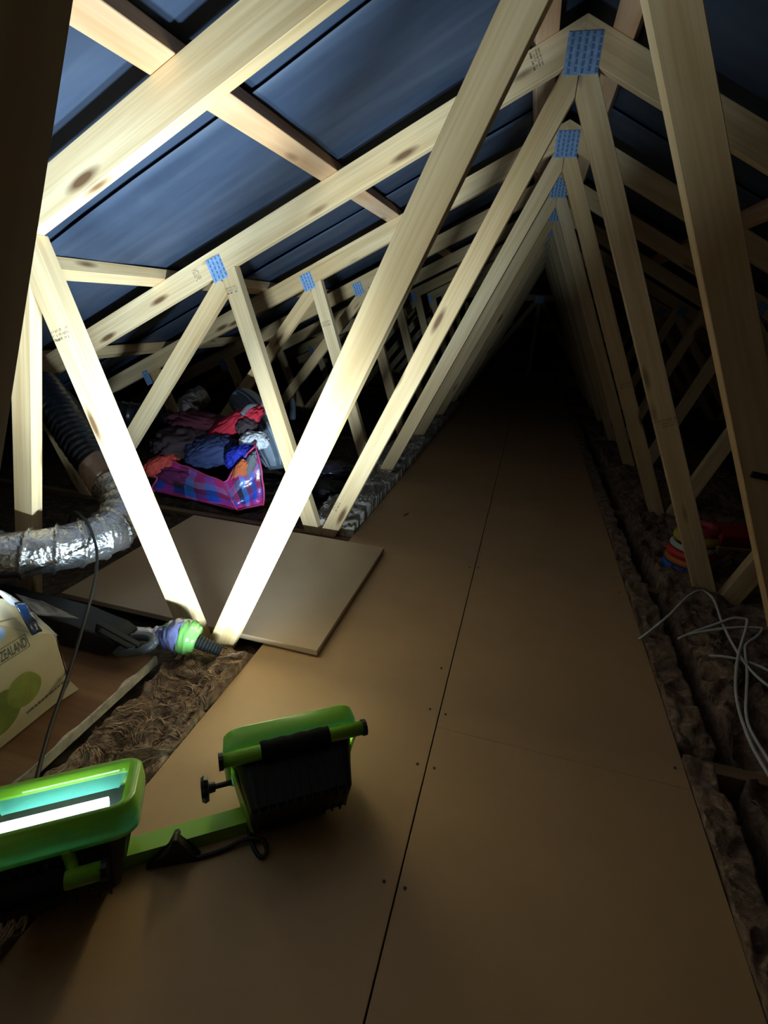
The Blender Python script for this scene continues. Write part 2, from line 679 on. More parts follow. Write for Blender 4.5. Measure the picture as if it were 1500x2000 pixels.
def floor_board(x0, x1, y0, y1):
    bm = bmesh.new()
    add_box(bm, ((x0 + x1) / 2, (y0 + y1) / 2, -BT / 2), (x1 - x0, y1 - y0, BT))
    return bm_obj('floor_board', bm, MDF, floor, bevel=0.0008)


G = 0.0015
lj = [-0.9, 0.10, 1.900, 3.700, 5.500, 7.3, 8.9]
rj = [-0.9, 1.000, 2.800, 4.600, 6.400, 8.2, 8.9]
for a, b_ in zip(lj[:-1], lj[1:]):
    floor_board(FL, FJ - G, a + 0.0002, b_ - 0.0002)
for a, b_ in zip(rj[:-1], rj[1:]):
    floor_board(FJ + G, FR, a + 0.0001, b_ - 0.0001)
# screws along the boards
bm = bmesh.new()
bmesh.ops.create_circle(bm, cap_ends=True, radius=0.0034, segments=8)
ret = bmesh.ops.extrude_face_region(bm, geom=list(bm.faces))
bmesh.ops.translate(bm, verts=[v for v in ret['geom'] if isinstance(v, bmesh.types.BMVert)], vec=(0, 0, 0.0009))
screw0 = bm_obj('screw', bm, SCREW, floor)
scr = [(-.124, 1.891), (-.128, 1.227), (-.087, 1.05), (-.129, 1.055), (-.124, .875), (-.085, .876), (-.128, .603),
       (-.089, .603), (.458, 1.056), (.45, 1.9), (-.09, 1.9), (-.128, 2.8), (-.09, 2.81), (.45, 2.8)]
for i, (x, y) in enumerate(scr):
    o = screw0 if i == 0 else screw0.copy()
    if i:
        COL.objects.link(o)
    o.location = (x, y, 0.0)

# underlay: separate lapped strips on each slope, named as the ceiling of this room
ULAY = 0.049


def underlay_side(s):
    root = bpy.data.objects.new('ceiling', None)
    COL.objects.link(root)
    tag(root, kind='structure')
    laps = [-2.40, -1.10, 0.16, 1.42, 2.68, 3.94, 5.20, 6.46, 7.72, 8.98, 10.3, 11.6]
    rnd = random.Random(5 + s)
    for k in range(len(laps) - 1):
        y0, y1 = laps[k], laps[k + 1] + 0.10
        ny, nx = 26, 44
        verts, faces = [], []
        for j in range(ny + 1):
            fy = j / ny
            y = y0 + (y1 - y0) * fy
            for i in range(nx + 1):
                x = 3.62 * i / nx
                n1 = noise.noise(V((x * 1.7 + 9 * k, y * 0.9, s * 4.0)))
                n2 = noise.noise(V((x * 0.8, y * 5.0 + 7 * k, s * 9.0)))
                off = ULAY / CT + 0.010 * n1 + 0.006 * n2
                # the near edge of each strip hangs a little below the strip it laps
                off += -0.008 * math.exp(-(y - y0) / 0.05) + 0.012 * fy
                off = max(off, 0.052)
                yy = y + (0.012 * noise.noise(V((x * 2.2, 3.1 * k, s))) if j == 0 else 0.0)
                verts.append((s * x, yy, RIDGE + off - SLOPE * x))
        for j in range(ny):
            for i in range(nx):
                a = j * (nx + 1) + i
                faces.append((a, a + 1, a + nx + 2, a + nx + 1))
        o = mesh_obj('underlay_strip', verts, faces, UNDERLAY, root, smooth=True)
        md = o.modifiers.new('thick', 'SOLIDIFY')
        md.thickness = 0.0015
        md.offset = 0
    return root


for s in (-1, 1):
    underlay_side(s)
# far end wall of the roof space and the eaves linings
bm = bmesh.new()
prism(bm, [V((-3.62, 0, -0.13)), V((3.62, 0, -0.13)), V((3.62, 0, 0.01)), V((0, 0, RIDGE + 0.06)), V((-3.62, 0, 0.01))],
      11.55, 11.65, V((0, 1, 0)))
w = bm_obj('wall_back', bm, LINING)
tag(w, kind='structure')

# ------------------------------------------------------------------ purlins


def purlin(x, s, label, mat=PINE_RED, y0=-1.4, y1=11.4):
    """70 x 45 timber running along the roof on top of the chords"""
    bm = bmesh.new()
    L = y1 - y0
    add_box(bm, (L / 2, 0, 0.0225), (L, 0.07, 0.045))
    o = bm_obj('purlin', bm, mat, bevel=0.0015)
    # local X -> world Y, local Y -> along slope, local Z -> out of the slope
    ex = V((0, 1, 0))
    ez = V((s * ST, 0, CT))
    ey = ez.cross(ex)
    p = V((s * x, y0, RIDGE - SLOPE * x)) + ez * 0.0006
    o.matrix_world = Matrix(((ex.x, ey.x, ez.x, p.x), (ex.y, ey.y, ez.y, p.y), (ex.z, ey.z, ez.z, p.z), (0, 0, 0, 1)))
    return tag(o, label, 'purlin', 'purlins on top of the trusses')


purlin(0.105, -1, 'pine purlin just left of the ridge, above the apex nail plates')
purlin(0.105, 1, 'pine purlin just right of the ridge, above the apex nail plates')
purlin(0.797, -1, 'orange-tinged pine purlin crossing the upper part of the blue left roof slope')
purlin(1.548, -1, 'pale purlin low on the left slope, crossing behind the nail-plated web joints', PINE)
purlin(2.30, -1, 'lowest visible purlin on the left slope, in the dark near the eaves', PINE)
purlin(0.797, 1, 'upper purlin on the dark right roof slope')
purlin(1.548, 1, 'middle purlin on the dark right roof slope')
purlin(2.30, 1, 'lowest purlin on the dark right roof slope')

# ------------------------------------------------------------------ trusses
t0 = thing('roof_truss', 'pine roof truss nearest the camera, its web a black silhouette at the left edge', 'truss',
           (0.011, Y0 - STEP + 0.008, 0), 'nail-plated pine roof trusses')
build_truss_parts(t0)
TL = ['brightly lit first full truss beyond the lamps, its web feet meeting beside the loose board',
      'second lit truss, at the far edge of the loose board, with the largest apex plate',
      'third truss, with the second largest apex plate, rising behind the tartan bag',
      'fourth truss down the roof space, its right web in brown shade',
      'fifth truss down the roof space, its small blue apex plate half hidden',
      'sixth truss down the roof space, seen as a thin web past the floor edge',
      'seventh truss down the roof space, in the dim middle distance',
      'eighth truss down the roof space, almost lost in the dark',
      'last full-height truss before the hip end, nearly black']
trusses = [t0]
for i, lb in enumerate(TL):
    t = copy_tree(t0)
    t.location = (0, Y0 + i * STEP, 0)
    t['label'] = lb
    trusses.append(t)
tA, tB, tC, tD = trusses[1:5]
# the prop nailed into the first lit truss at its left joint
timber2d('prop', (-1.255, 1.0), (-1.503, -0.03), 0.066,
         [((0, -0.02), (0, -1)), ((-1.214, 0.93), (0.948, 0.318))], tA)
for c in list(tA.children):      # that truss has the prop instead of the raking left outer web and eave strut
    if c.name.split('.')[0] in ('outer_web', 'eave_strut') and c.matrix_local.translation.x < 0:
        bpy.data.objects.remove(c)
TH_ = TH
make_stamp(tA, -1.158, 0.862, 0.32, 0.058, 0.030, 3, True, 3)
make_stamp(tA, -0.692, 0.205, 1.13, 0.10, 0.034, 2, False, 8)
make_stamp(tB, -1.362, 1.045, -1.10 + 0.0, 0.045, 0.030, 4, True, 5)
make_stamp(tB, -1.208, 0.998, 0.30, 0.055, 0.030, 3, True, 6)
make_stamp(tB, -0.128, 1.687, -1.1, 0.050, 0.034, 4, True, 7)
make_stamp(tB, -0.744, 0.135, 1.13, 0.05, 0.026, 2, False, 9)
make_stamp(tB, 0.486, 0.645, 0.38, 0.055, 0.034, 3, False, 10)
make_stamp(tC, -1.155, 0.86, 0.32, 0.055, 0.030, 3, True, 11)
make_stamp(tC, 0.478, 0.665, 0.38, 0.055, 0.03, 2, False, 12)
# black strap round the right web of the first lit truss
bm = bmesh.new()
add_box(bm, (0, T / 2, 0), (0.086, T + 0.008, 0.012))
st = bm_obj('strap', bm, RUBBER, tA, bevel=0.001)
st.location = (0.468, 0, 0.706)
st.rotation_euler = (0, 0.10, 0)
tag(st, 'black strap')

# hip truss closing the far end
hip = thing('hip_truss', 'low flat-topped hip truss closing the dark far end, with a small pale nail plate', 'truss', (0, 9.15, 0))
timber2d('top_chord', (-1.12, 1.215), (1.12, 1.215), 0.09, [], hip)
timber2d('bottom_chord', (-3.4, -0.065), (3.4, -0.065), 0.09, [], hip)
timber2d('post', (0.0, 1.17), (0.0, -0.02), 0.07, [], hip)
for s in (-1, 1):
    timber2d('diagonal_web', (0.04 * s, 1.17), (0.86 * s, -0.02), 0.07, [((0.036 * s, 0), (-s, 0))], hip)
    timber2d('side_chord', (1.12 * s, 1.215), (3.3 * s, 0.10), 0.09, [((1.12 * s, 0), (-s, 0))], hip)
    timber2d('side_web', (0.90 * s, -0.02), (1.16 * s, 1.10), 0.07, [], hip)
make_plate(hip, 0.0, 1.19, 0.13, 0.10, 0, 5, 5)
hip2 = thing('hip_truss', 'lowest hip truss right at the far end, faint behind the flat-topped one', 'truss', (0, 10.05, 0))
timber2d('top_chord', (-2.0, 0.78), (2.0, 0.78), 0.09, [], hip2)
timber2d('bottom_chord', (-3.4, -0.065), (3.4, -0.065), 0.09, [], hip2)
for x in (-1.1, 0.0, 1.1):
    timber2d('post', (x, 0.735), (x, -0.02), 0.07, [], hip2)

# ------------------------------------------------------------------ loose board lying across the trusses
MDF_LOOSE = plain("lit_particle_board", (0.50, 0.365, 0.235), 0.5, spec=0.4, vary=0.05, scale=6, bmp=0.08, bscale=160, bdist=0.001)  # floor board colour made greyer and paler, standing in for cool lamp light
lb = bmesh.new()
add_box(lb, (0, 0, 0), (0.915, 0.735, 0.018))
loose = bm_obj('loose_board', lb, MDF_LOOSE, bevel=0.0008)
loose.location = (-0.943, 1.517, 0.0175)
tag(loose, 'loose tan particle board lying across the left edge of the floor behind the web feet', 'board')
# ------------------------------------------------------------------ twin work light
EX = V((0.809, 0.588, 0.0))
EN = V((-0.588, 0.809, 0.0))
EZ = V((0, 0, 1))
wl = thing('work_light', 'lime green twin floodlight work lamp on a steel bar, standing on the floor', 'work light', (-0.48, 0.56, 0))
WL0 = V(wl.location)


def rrect(w, h, r, n=5):
    pts = []
    for cx, cy, a0 in ((w - r, h - r, 0), (-w + r, h - r, 90), (-w + r, -h + r, 180), (w - r, -h + r, 270)):
        for k in range(n + 1):
            a = math.radians(a0 + 90 * k / n)
            pts.append((cx + r * math.cos(a), cy + r * math.sin(a)))
    return pts


def bridge(loops, closed_first=False, closed_last=False):
    """loops: list of lists of 3D points (same count)"""
    verts, faces = [], []
    n = len(loops[0])
    for L in loops:
        verts.extend(L)
    for i in range(len(loops) - 1):
        for k in range(n):
            k2 = (k + 1) % n
            faces.append((i * n + k, i * n + k2, (i + 1) * n + k2, (i + 1) * n + k))
    if closed_first:
        faces.append(tuple(reversed(range(n))))
    if closed_last:
        b = (len(loops) - 1) * n
        faces.append(tuple(b + k for k in range(n)))
    return verts, faces


def lamp_head(c, tilt, knob_side, power, spread, hl=0.136, hx=0.0, hy=0.080, hz=-0.042, beam=0.0):
    t = math.radians(tilt)
    N = EN * math.cos(t) + EZ * math.sin(t)
    Tt = -EN * math.sin(t) + EZ * math.cos(t)
    c = V(c) - WL0
    M = Matrix(((EX.x, Tt.x, N.x, c.x), (EX.y, Tt.y, N.y, c.y), (EX.z, Tt.z, N.z, c.z), (0, 0, 0, 1)))

    def put(o):
        o.matrix_local = M
        return o
    head = bpy.data.objects.new('lamp_head', None)
    COL.objects.link(head)
    head.parent = wl
    head.matrix_local = M
    W, H = 0.132, 0.083

    def lo(w, h, r, z):
        return [V((x, y, z)) for x, y in rrect(w, h, r)]
    # bezel
    v, f = bridge([lo(W - 0.012, H - 0.010, 0.03, -0.042), lo(W - 0.003, H - 0.003, 0.034, -0.038), lo(W, H, 0.035, -0.012),
                   lo(W - 0.003, H - 0.002, 0.034, 0.012), lo(W - 0.008, H - 0.006, 0.030, 0.016),
                   lo(W - 0.024, H - 0.015, 0.014, 0.012), lo(W - 0.027, H - 0.018, 0.012, -0.004)])
    mi = [1 if all(abs(v[k].x) > 0.112 and v[k].y < 0.03 and v[k].z < 0.011 for k in q) else 0 for q in f]
    mesh_obj('bezel', v, f, [GREEN, TEAL_END], head, smooth=True, midx=mi)
    # reflector bowl
    v, f = bridge([lo(W - 0.027, H - 0.018, 0.012, -0.004), lo(W - 0.040, H - 0.032, 0.01, -0.022), lo(W - 0.050, H - 0.044, 0.008, -0.034)],
                  closed_last=True)
    f = [q for q in f if len(q) > 4 or not all(abs(v[k].x) > W - 0.058 and abs(v[k].y) < H - 0.020 for k in q)]
    mesh_obj('reflector', v, f, REFLECT, head)
    # glowing tube across the bowl
    v, f = tube_data([V((-0.078, -0.002, -0.020)), V((0.078, -0.002, -0.020))], 0.010, 10)
    mesh_obj('lamp_tube', v, f, TUBE, head, smooth=True)
    # glass
    v, f = bridge([lo(W - 0.0265, H - 0.0175, 0.012, 0.0), lo(W - 0.0265, H - 0.0175, 0.012, 0.003)], True, True)
    mesh_obj('glass', v, f, GLASS, head)
    # tapered black housing
    v, f = bridge([lo(W - 0.014, H - 0.012, 0.028, -0.030), lo(W - 0.022, H - 0.018, 0.022, -0.050),
                   lo(0.094, 0.055, 0.012, -0.128), lo(0.090, 0.051, 0.010, -0.134)], True, True)
    hs = mesh_obj('housing', v, f, BLACK_PL, head, smooth=False)
    # cooling fins over top and back
    bm = bmesh.new()
    for k in range(11):
        x = -0.080 + 0.016 * k
        sh = 1.0
        for side in (-1, 1):
            poly = [V((0, side * 0.060, -0.052)), V((0, side * 0.070, -0.060)), V((0, side * 0.056, -0.138)), V((0, side * 0.02, -0.138)),
                    V((0, side * 0.02, -0.130)), V((0, side * 0.050, -0.130))]
            prism(bm, poly, x - 0.0015, x + 0.0015, V((1, 0, 0)))
    bm_obj('cooling_fins', bm, BLACK_PL, head)
    # yoke sides
    for sd in (-1, 1):
        bm = bmesh.new()
        poly = [V((0, 0.030, -0.050)), V((0, 0.012, -0.028)), V((0, -0.020, -0.030)), V((0, -0.070, -0.080)), V((0, -0.082, -0.120)),
                V((0, -0.050, -0.136)), V((0, 0.0, -0.120))]
        prism(bm, poly, -0.0015, 0.0015, V((1, 0, 0)))
        for vv in bm.verts:
            vv.co.x += sd * (0.127 + 0.26 * vv.co.z)
        bm_obj('yoke_side', bm, GREEN_STEEL, head)
    # handle: two arms, tube, grip, end caps
    for sd in (-1, 1):
        v, f = tube_data(smooth_path([(hx + sd * (hl - 0.050), 0.074, -0.034), (hx + sd * (hl - 0.046), 0.5 * (hy + 0.060), 0.5 * (hz - 0.036)), (hx + sd * (hl - 0.040), hy, hz)], 4), 0.009, 8)
        mesh_obj('handle_arm', v, f, GREEN, head, smooth=True)
    v, f = tube_data([V((hx - hl, hy, hz)), V((hx + hl, hy, hz))], 0.0135, 14)
    mesh_obj('handle', v, f, GREEN, head, smooth=True)
    v, f = tube_data(smooth_path([(hx - hl * 0.48, hy, hz), (hx, hy, hz), (hx + hl * 0.48, hy, hz)], 6),
                     lambda i, a: 0.0185 + 0.001 * math.sin(i * 2.1), 14)
    tag(mesh_obj('foam_grip', v, f, FOAM, head, smooth=True), 'black foam grip')
    for sd in (-1, 1):
        v, f = tube_data([V((hx + sd * (hl - 0.003), hy, hz)), V((hx + sd * (hl + 0.005), hy, hz))], 0.0158, 14)
        mesh_obj('end_cap', v, f, BLACK_PL, head, smooth=False)
    if knob_side:
        kx = knob_side
        pz, py = -0.050, -0.012
        prof = [(0.120, 0.005), (0.150, 0.005), (0.151, 0.009), (0.162, 0.010), (0.163, 0.021), (0.170, 0.024), (0.176, 0.020), (0.177, 0.001)]
        path = [V((kx * a, py, pz)) for a, _ in prof]
        v, f = tube_data(path, lambda i, a: prof[i][1] * (1 + (0.10 * math.cos(5 * a) if prof[i][1] > 0.018 else 0)), 20)
        mesh_obj('clamp_knob', v, f, BLACK_PL, head)
    # the lamp's own light
    ld = bpy.data.lights.new('flood_lamp', 'AREA')
    ld.shape = 'RECTANGLE'
    ld.size = 0.165
    ld.size_y = 0.024
    ld.energy = power
    ld.color = LAMP_COLOR
    ld.spread = spread
    lo_ = bpy.data.objects.new('flood_lamp', ld)
    COL.objects.link(lo_)
    lo_.parent = head
    lo_.matrix_local = Matrix.Translation(V((0, 0.004, -0.007))) @ Matrix.Rotation(-math.radians(beam), 4, 'X') @ Matrix.Rotation(math.pi, 4, 'X')
    return head, M


h2, M2 = lamp_head((-0.376, 0.735, 0.128), 22, -1, LAMP_POWER[1], LAMP_SPREAD[1], beam=10.0)
h1, M1 = lamp_head((-0.655, 0.440, 0.185), 70, 0, LAMP_POWER[0], LAMP_SPREAD[0], 0.100, -0.020, 0.086, -0.075)
# the bar: folded channel with a slot and bolt holes
bm = bmesh.new()
rot = Matrix((EX, EN, EZ)).transposed()
add_box(bm, (0, 0, 0.030), (0.50, 0.036, 0.003), rot)
add_box(bm, tuple(rot @ V((0, -0.0165, 0.016))), (0.50, 0.003, 0.030), rot)
add_box(bm, tuple(rot @ V((0, 0.0165, 0.016))), (0.50, 0.003, 0.030), rot)
bar = bm_obj('cross_bar', bm, GREEN_STEEL, wl)
bar.location = V((-0.495, 0.568, 0.0)) - WL0
for px in (-0.03, 0.20, -0.2):
    bm = bmesh.new()
    bmesh.ops.create_cone(bm, cap_ends=True, segments=6, radius1=0.006, radius2=0.006, depth=0.004)
    b2 = bm_obj('bolt', bm, SCREW, wl)
    b2.location = V((-0.495, 0.568, 0.0335)) + EX * px - WL0
# brackets that carry the heads on the bar
for c, px in (((-0.345, 0.672, 0.05), 0.17), ((-0.64, 0.462, 0.06), -0.185)):
    bm = bmesh.new()
    add_box(bm, tuple(rot @ V((0, 0, 0))), (0.05, 0.030, 0.055), rot)
    bo = bm_obj('bracket', bm, GREEN_STEEL, wl, bevel=0.002)
    bo.location = V((-0.495, 0.568, 0.057)) + EX * px - WL0
# cables of the lamp
cab = smooth_path([(-0.405, 0.640, 0.050), (-0.405, 0.612, 0.020), (-0.385, 0.588, 0.007), (-0.360, 0.572, 0.006), (-0.352, 0.582, 0.010),
                   (-0.368, 0.596, 0.016), (-0.400, 0.590, 0.012), (-0.435, 0.560, 0.006), (-0.475, 0.532, 0.006), (-0.505, 0.520, 0.010)], 6)
tube_obj('lamp_cable', [p - WL0 for p in cab], 0.0042, RUBBER, wl, 8)
cab = smooth_path([(-0.515, 0.524, 0.012), (-0.550, 0.515, 0.008), (-0.580, 0.500, 0.012), (-0.61, 0.470, 0.03), (-0.62, 0.45, 0.07)], 6)
tube_obj('lamp_cable', [p - WL0 for p in cab], 0.0042, RUBBER, wl, 8)
bm = bmesh.new()
poly = [V((-0.056, 0, 0.0)), V((0.040, 0, 0.0)), V((0.022, 0, 0.022)), V((0.004, 0, 0.062)), V((-0.004, 0, 0.063)), V((-0.012, 0, 0.034))]
prism(bm, poly, -0.010, 0.010, V((0, 1, 0)))
bt = bm_obj('junction_boot', bm, RUBBER, wl, bevel=0.003, seg=2)
bt.location = V((-0.502, 0.525, 0.001)) - WL0
bt.rotation_euler = (0, 0, 0.5)

# ------------------------------------------------------------------ black power cord running over the duct
cord = smooth_path([(-0.800, 0.500, 0.020), (-0.815, 0.520, 0.058), (-0.900, 0.640, 0.075), (-0.965, 0.762, 0.110), (-1.010, 0.868, 0.175),
                    (-1.075, 0.985, 0.225), (-1.140, 1.070, 0.258), (-1.183, 1.108, 0.290), (-1.212, 1.125, 0.318), (-1.255, 1.145, 0.332), (-1.310, 1.175, 0.322), (-1.355, 1.19, 0.28), (-1.39, 1.21, 0.18)], 6)
tag(tube_obj('power_cord', cord, 0.0042, RUBBER, seg=8), 'thin black cord draped over the foil duct and down past the carton', 'cord')

# ------------------------------------------------------------------ ducts


def ribbed_duct(path, R, mat, parent, name, pitch=0.030, amp=0.0035, crumple=0.004, seg=32, step=0.0035, sharp=0.13):
    pts = smooth_path(path, 40)
    # resample
    out, acc = [pts[0]], 0.0
    for a, b_ in zip(pts[:-1], pts[1:]):
        acc += (b_ - a).length
        if acc >= step:
            out.append(b_)
            acc = 0.0
    n = len(out)

    def rad(i, th):
        s_ = i * step
        ph = (s_ / pitch + th / (2 * math.pi)) % 1.0
        rib = math.exp(-((ph - 0.5) / sharp) ** 2)
        cr = noise.noise(V((s_ * 38, math.cos(th) * 2.4, math.sin(th) * 2.4)))
        return R - amp + 2 * amp * rib + crumple * cr * (1 - rib)
    v, f = tube_data(out, rad, seg, caps=False)
    return mesh_obj(name, v, f, mat, parent, smooth=True)


duct = thing('foil_duct', 'silver foil flexible duct curving in from the left past the carton', 'duct', (-1.3, 1.1, 0.25))
D0 = V(duct.location)
P = [(-2.05, 0.80, 0.215), (-1.70, 0.86, 0.235), (-1.42, 0.965, 0.245), (-1.27, 1.10, 0.245), (-1.225, 1.24, 0.258), (-1.29, 1.36, 0.295), (-1.405, 1.43, 0.335)]
ribbed_duct([V(p) - D0 for p in P], 0.072, FOIL, duct, 'foil_hose', 0.046, 0.0055, 0.0045, 36, 0.003, 0.05)
P = [(-1.405, 1.43, 0.335), (-1.47, 1.47, 0.36)]
v, f = tube_data([V(p) - D0 for p in smooth_path([(-1.37, 1.412, 0.324), (-1.42, 1.44, 0.342), (-1.47, 1.47, 0.362)], 5)],
                 lambda i, a: 0.077 + 0.003 * noise.noise(V((i * 0.9, math.cos(a) * 2, math.sin(a) * 2))), 24)
tag(mesh_obj('tape_joint', v, f, TAPE, duct, smooth=True), 'brownish taped joint')
bd = thing('black_duct', 'black spiral duct rising into the dark beyond the taped joint', 'duct', (-1.6, 1.5, 0.43))
B0 = V(bd.location)
ribbed_duct([V(p) - B0 for p in [(-1.46, 1.465, 0.358), (-1.60, 1.53, 0.425), (-1.78, 1.63, 0.50), (-2.05, 1.80, 0.56)]], 0.073, DUCT_BLACK, bd, 'black_hose', 0.022, 0.004, 0.001)
fe = thing('foil_elbow', 'shiny foil elbow poking up behind the clothes bag', 'duct', (-2.13, 2.95, 0.25))
E0 = V(fe.location)
ribbed_duct([V(p) - E0 for p in [(-2.20, 2.99, 0.02), (-2.20, 2.98, 0.14), (-2.19, 2.97, 0.23), (-2.18, 3.02, 0.29), (-2.16, 3.12, 0.32)]], 0.076, FOIL, fe, 'foil_hose', 0.05, 0.003, 0.014)
bd2 = thing('black_duct', 'dark ribbed duct lying low beyond the second truss, left of the foil elbow', 'duct', (-2.5, 2.75, 0.2))
B2 = V(bd2.location)
ribbed_duct([V(p) - B2 for p in [(-2.9, 2.55, 0.17), (-2.6, 2.68, 0.22), (-2.36, 2.78, 0.22), (-2.20, 2.92, 0.14)]], 0.085, DUCT_BLACK, bd2, 'black_hose', 0.028, 0.005, 0.001)

# ------------------------------------------------------------------ brown board under the carton
bm = bmesh.new()
add_box(bm, (0, 0, 0), (0.72, 0.78, 0.024))
bb = bm_obj('brown_board', bm, VENEER, bevel=0.0008)
bb.location = (-1.236, 0.563, 0.036)
tag(bb, 'dusty brown board with a pale torn edge, lying under the carton', 'board')
rnd = random.Random(3)
v, f = [], []
n = 60
for i in range(n + 1):
    y = -0.39 + 0.78 * i / n
    for z in (-0.0125, 0.0, 0.0125):
        v.append((0.3605 + 0.0018 * abs(noise.noise(V((y * 30, z * 90, 2.0)))) + 0.001, y, z + 0.0008 * (z > 0)))
    v.append((0.3575 - 0.012 * max(0.0, noise.noise(V((y * 16, 5.0, 1.0)))), y, 0.0128))
for i in range(n):
    for k in range(3):
        a = i * 4 + k
        f.append((a, a + 4, a + 5, a + 1))
ee = mesh_obj('torn_edge', v, f, CHIP_EDGE, bb)
tag(ee, 'pale torn edge')

# ------------------------------------------------------------------ carton
cx = thing('carton', 'tan fruit carton printed NEW ZEALAND with green pears, at the left edge', 'carton', (-1.14, 0.56, 0.050))
K0 = V(cx.location)
ZB = 0.052
# a leaning box: front face at x=-0.975, running along y
XF, XB = -0.977, -1.30
YA, YB = 0.30, 0.773


def bmx(poly, th, axis, name, mat, parent, bev=0.0006):
    bm = bmesh.new()
    prism(bm, [V(p) - K0 for p in poly], 0, th, axis)
    return bm_obj(name, bm, mat, parent, bevel=bev)


# front panel: rectangle whose far top corner is cut by the fold
bmx([(XF, YA, ZB), (XF, YB, ZB), (XF, 0.771, 0.111), (XF, 0.764, 0.207), (XF, 0.757, 0.226), (XF, 0.717, 0.256), (XF, 0.682, 0.290), (XF, 0.640, 0.330), (XF, 0.60, 0.350), (XF, YA, 0.370)], 0.004, V((-1, 0, 0)), 'front_panel', CARD, cx)
bmx([(XF, YB, ZB), (XB, YB, ZB), (XB, YB, 0.23), (XF, 0.764, 0.22)], 0.004, V((0, -1, 0)), 'end_panel', CARD, cx)
bmx([(XF, YA, ZB), (XB, YA, ZB), (XB, YA, 0.30), (XF, YA, 0.30)], 0.004, V((0, 1, 0)), 'end_panel', CARD, cx)
bmx([(XB, YA, ZB), (XB, YB, ZB), (XB, YB, 0.23), (XB, YA, 0.30)], 0.004, V((1, 0, 0)), 'back_panel', CARD, cx)
bmx([(XF - .004, YA, ZB), (XF - .004, YB, ZB), (XB, YB, ZB), (XB, YA, ZB)], 0.004, V((0, 0, 1)), 'base_panel', CARD_IN, cx)
# upper flap folding back from the front panel
bmx([(XF - 0.001, YA, 0.370), (XF - 0.001, 0.60, 0.351), (XF - 0.001, 0.640, 0.331), (XF - 0.001, 0.682, 0.291), (XF - 0.001, 0.717, 0.257), (XF - 0.001, 0.757, 0.227), (XF - 0.013, 0.722, 0.300), (XF - 0.016, 0.690, 0.358), (XF - 0.016, 0.672, 0.369), (XF - 0.016, YA, 0.400)], 0.003, V((-1, 0, 0.1)), 'top_flap', CARD, cx)
# corner tab at the bottom
bmx([(XF + 0.003, 0.730, ZB), (XF + 0.012, 0.782, ZB), (XF + 0.003, 0.772, 0.082)], 0.002, V((-1, 0, 0)), 'corner_tab', CARD, cx, 0)


def flat_print(name, pts, mat, lift):
    """flat ink on the front panel; pts given as (y, z)"""
    vs = [(XF + lift - K0.x, y - K0.y, z - K0.z) for y, z in pts]
    return mesh_obj(name, vs, [tuple(range(len(vs)))], mat, cx)


def pear(cy, cz, r, lean, mat, lift):
    pts = []
    for k in range(36):
        a = 2 * math.pi * k / 36
        rr = r * (1.0 - 0.20 * math.sin(a) ** 3 * (math.sin(a) > 0)) * (1 + 0.05 * math.sin(2 * a + 0.6))
        yy, zz = rr * math.cos(a), rr * 1.05 * math.sin(a)
        if zz > 0:
            yy *= 1 - 0.25 * zz / r
            zz *= 1.18
        pts.append((cy + yy + lean * zz, cz + zz))
    return flat_print('pear_print', pts, mat, lift)


pear(0.605, 0.130, 0.048, 0.05, PEAR2, 0.0006)
pear(0.664, 0.146, 0.040, -0.12, PEAR, 0.0010)
# boxed words
TU, TV = V((0, 1, 0)), V((0, 0, 1))


def card_text(body, y_right, z_base, size, mat, rot=0.0, name='print_text', sx=1.0):
    cu = bpy.data.curves.new(name, 'FONT')
    cu.body = body
    cu.size = size
    cu.align_x = 'RIGHT'
    cu.offset = 0.0006
    tmp = bpy.data.objects.new(name, cu)
    COL.objects.link(tmp)
    bpy.context.view_layer.update()
    me = bpy.data.meshes.new_from_object(tmp.evaluated_get(bpy.context.evaluated_depsgraph_get()))
    bpy.data.objects.remove(tmp)
    me.materials.clear()
    me.materials.append(mat)
    o = link(name, me, cx)
    cr, sr = math.cos(rot), math.sin(rot)
    xa, ya = V((0, cr * sx, sr * sx)), V((0, -sr, cr))
    p = V((XF + 0.0008, y_right, z_base)) - K0
    nx = V((1, 0, 0))
    o.matrix_local = Matrix(((xa.x, ya.x, nx.x, p.x), (xa.y, ya.y, nx.y, p.y), (xa.z, ya.z, nx.z, p.z), (0, 0, 0, 1)))
    return o


INKG = plain('carton_ink', (0.10, 0.10, 0.08), 0.6)
card_text('NEW ZEALAND', 0.6935, 0.2415, 0.034, INKG, 0.0, sx=0.40)
fr = [(0.590, 0.2375), (0.6990, 0.2365), (0.6935, 0.2705), (0.590, 0.2715)]
vs, fs = [], []
for a, b_ in zip(fr, fr[1:] + fr[:1]):
    d = V((0, b_[0] - a[0], b_[1] - a[1])).normalized()
    q = V((0, -d.z, d.y)) * 0.0008
    A_, B_ = V((XF + 0.0008, *a)) - K0, V((XF + 0.0008, *b_)) - K0
    k = len(vs)
    vs += [A_ - q, B_ - q, B_ + q, A_ + q]
    fs.append((k, k + 1, k + 2, k + 3))
mesh_obj('print_frame', vs, fs, INKG, cx)
# the small illegible line along the bottom
rnd = random.Random(4)
vs, fs = [], []
y = 0.655
while y < 0.757:
    wd = rnd.uniform(0.0015, 0.004)
    z0 = 0.083 + (y - 0.655) * 0.06
    k = len(vs)
    for (yy, zz) in ((y, z0), (y + wd, z0), (y + wd, z0 + 0.006), (y, z0 + rnd.uniform(0.004, 0.006))):
        vs.append((XF + 0.0008 - K0.x, yy - K0.y, zz - K0.z))
    fs.append((k, k + 1, k + 2, k + 3))
    y += wd + rnd.choice([0.0006, 0.0008, 0.003])
mesh_obj('small_print', vs, fs, INKG, cx)
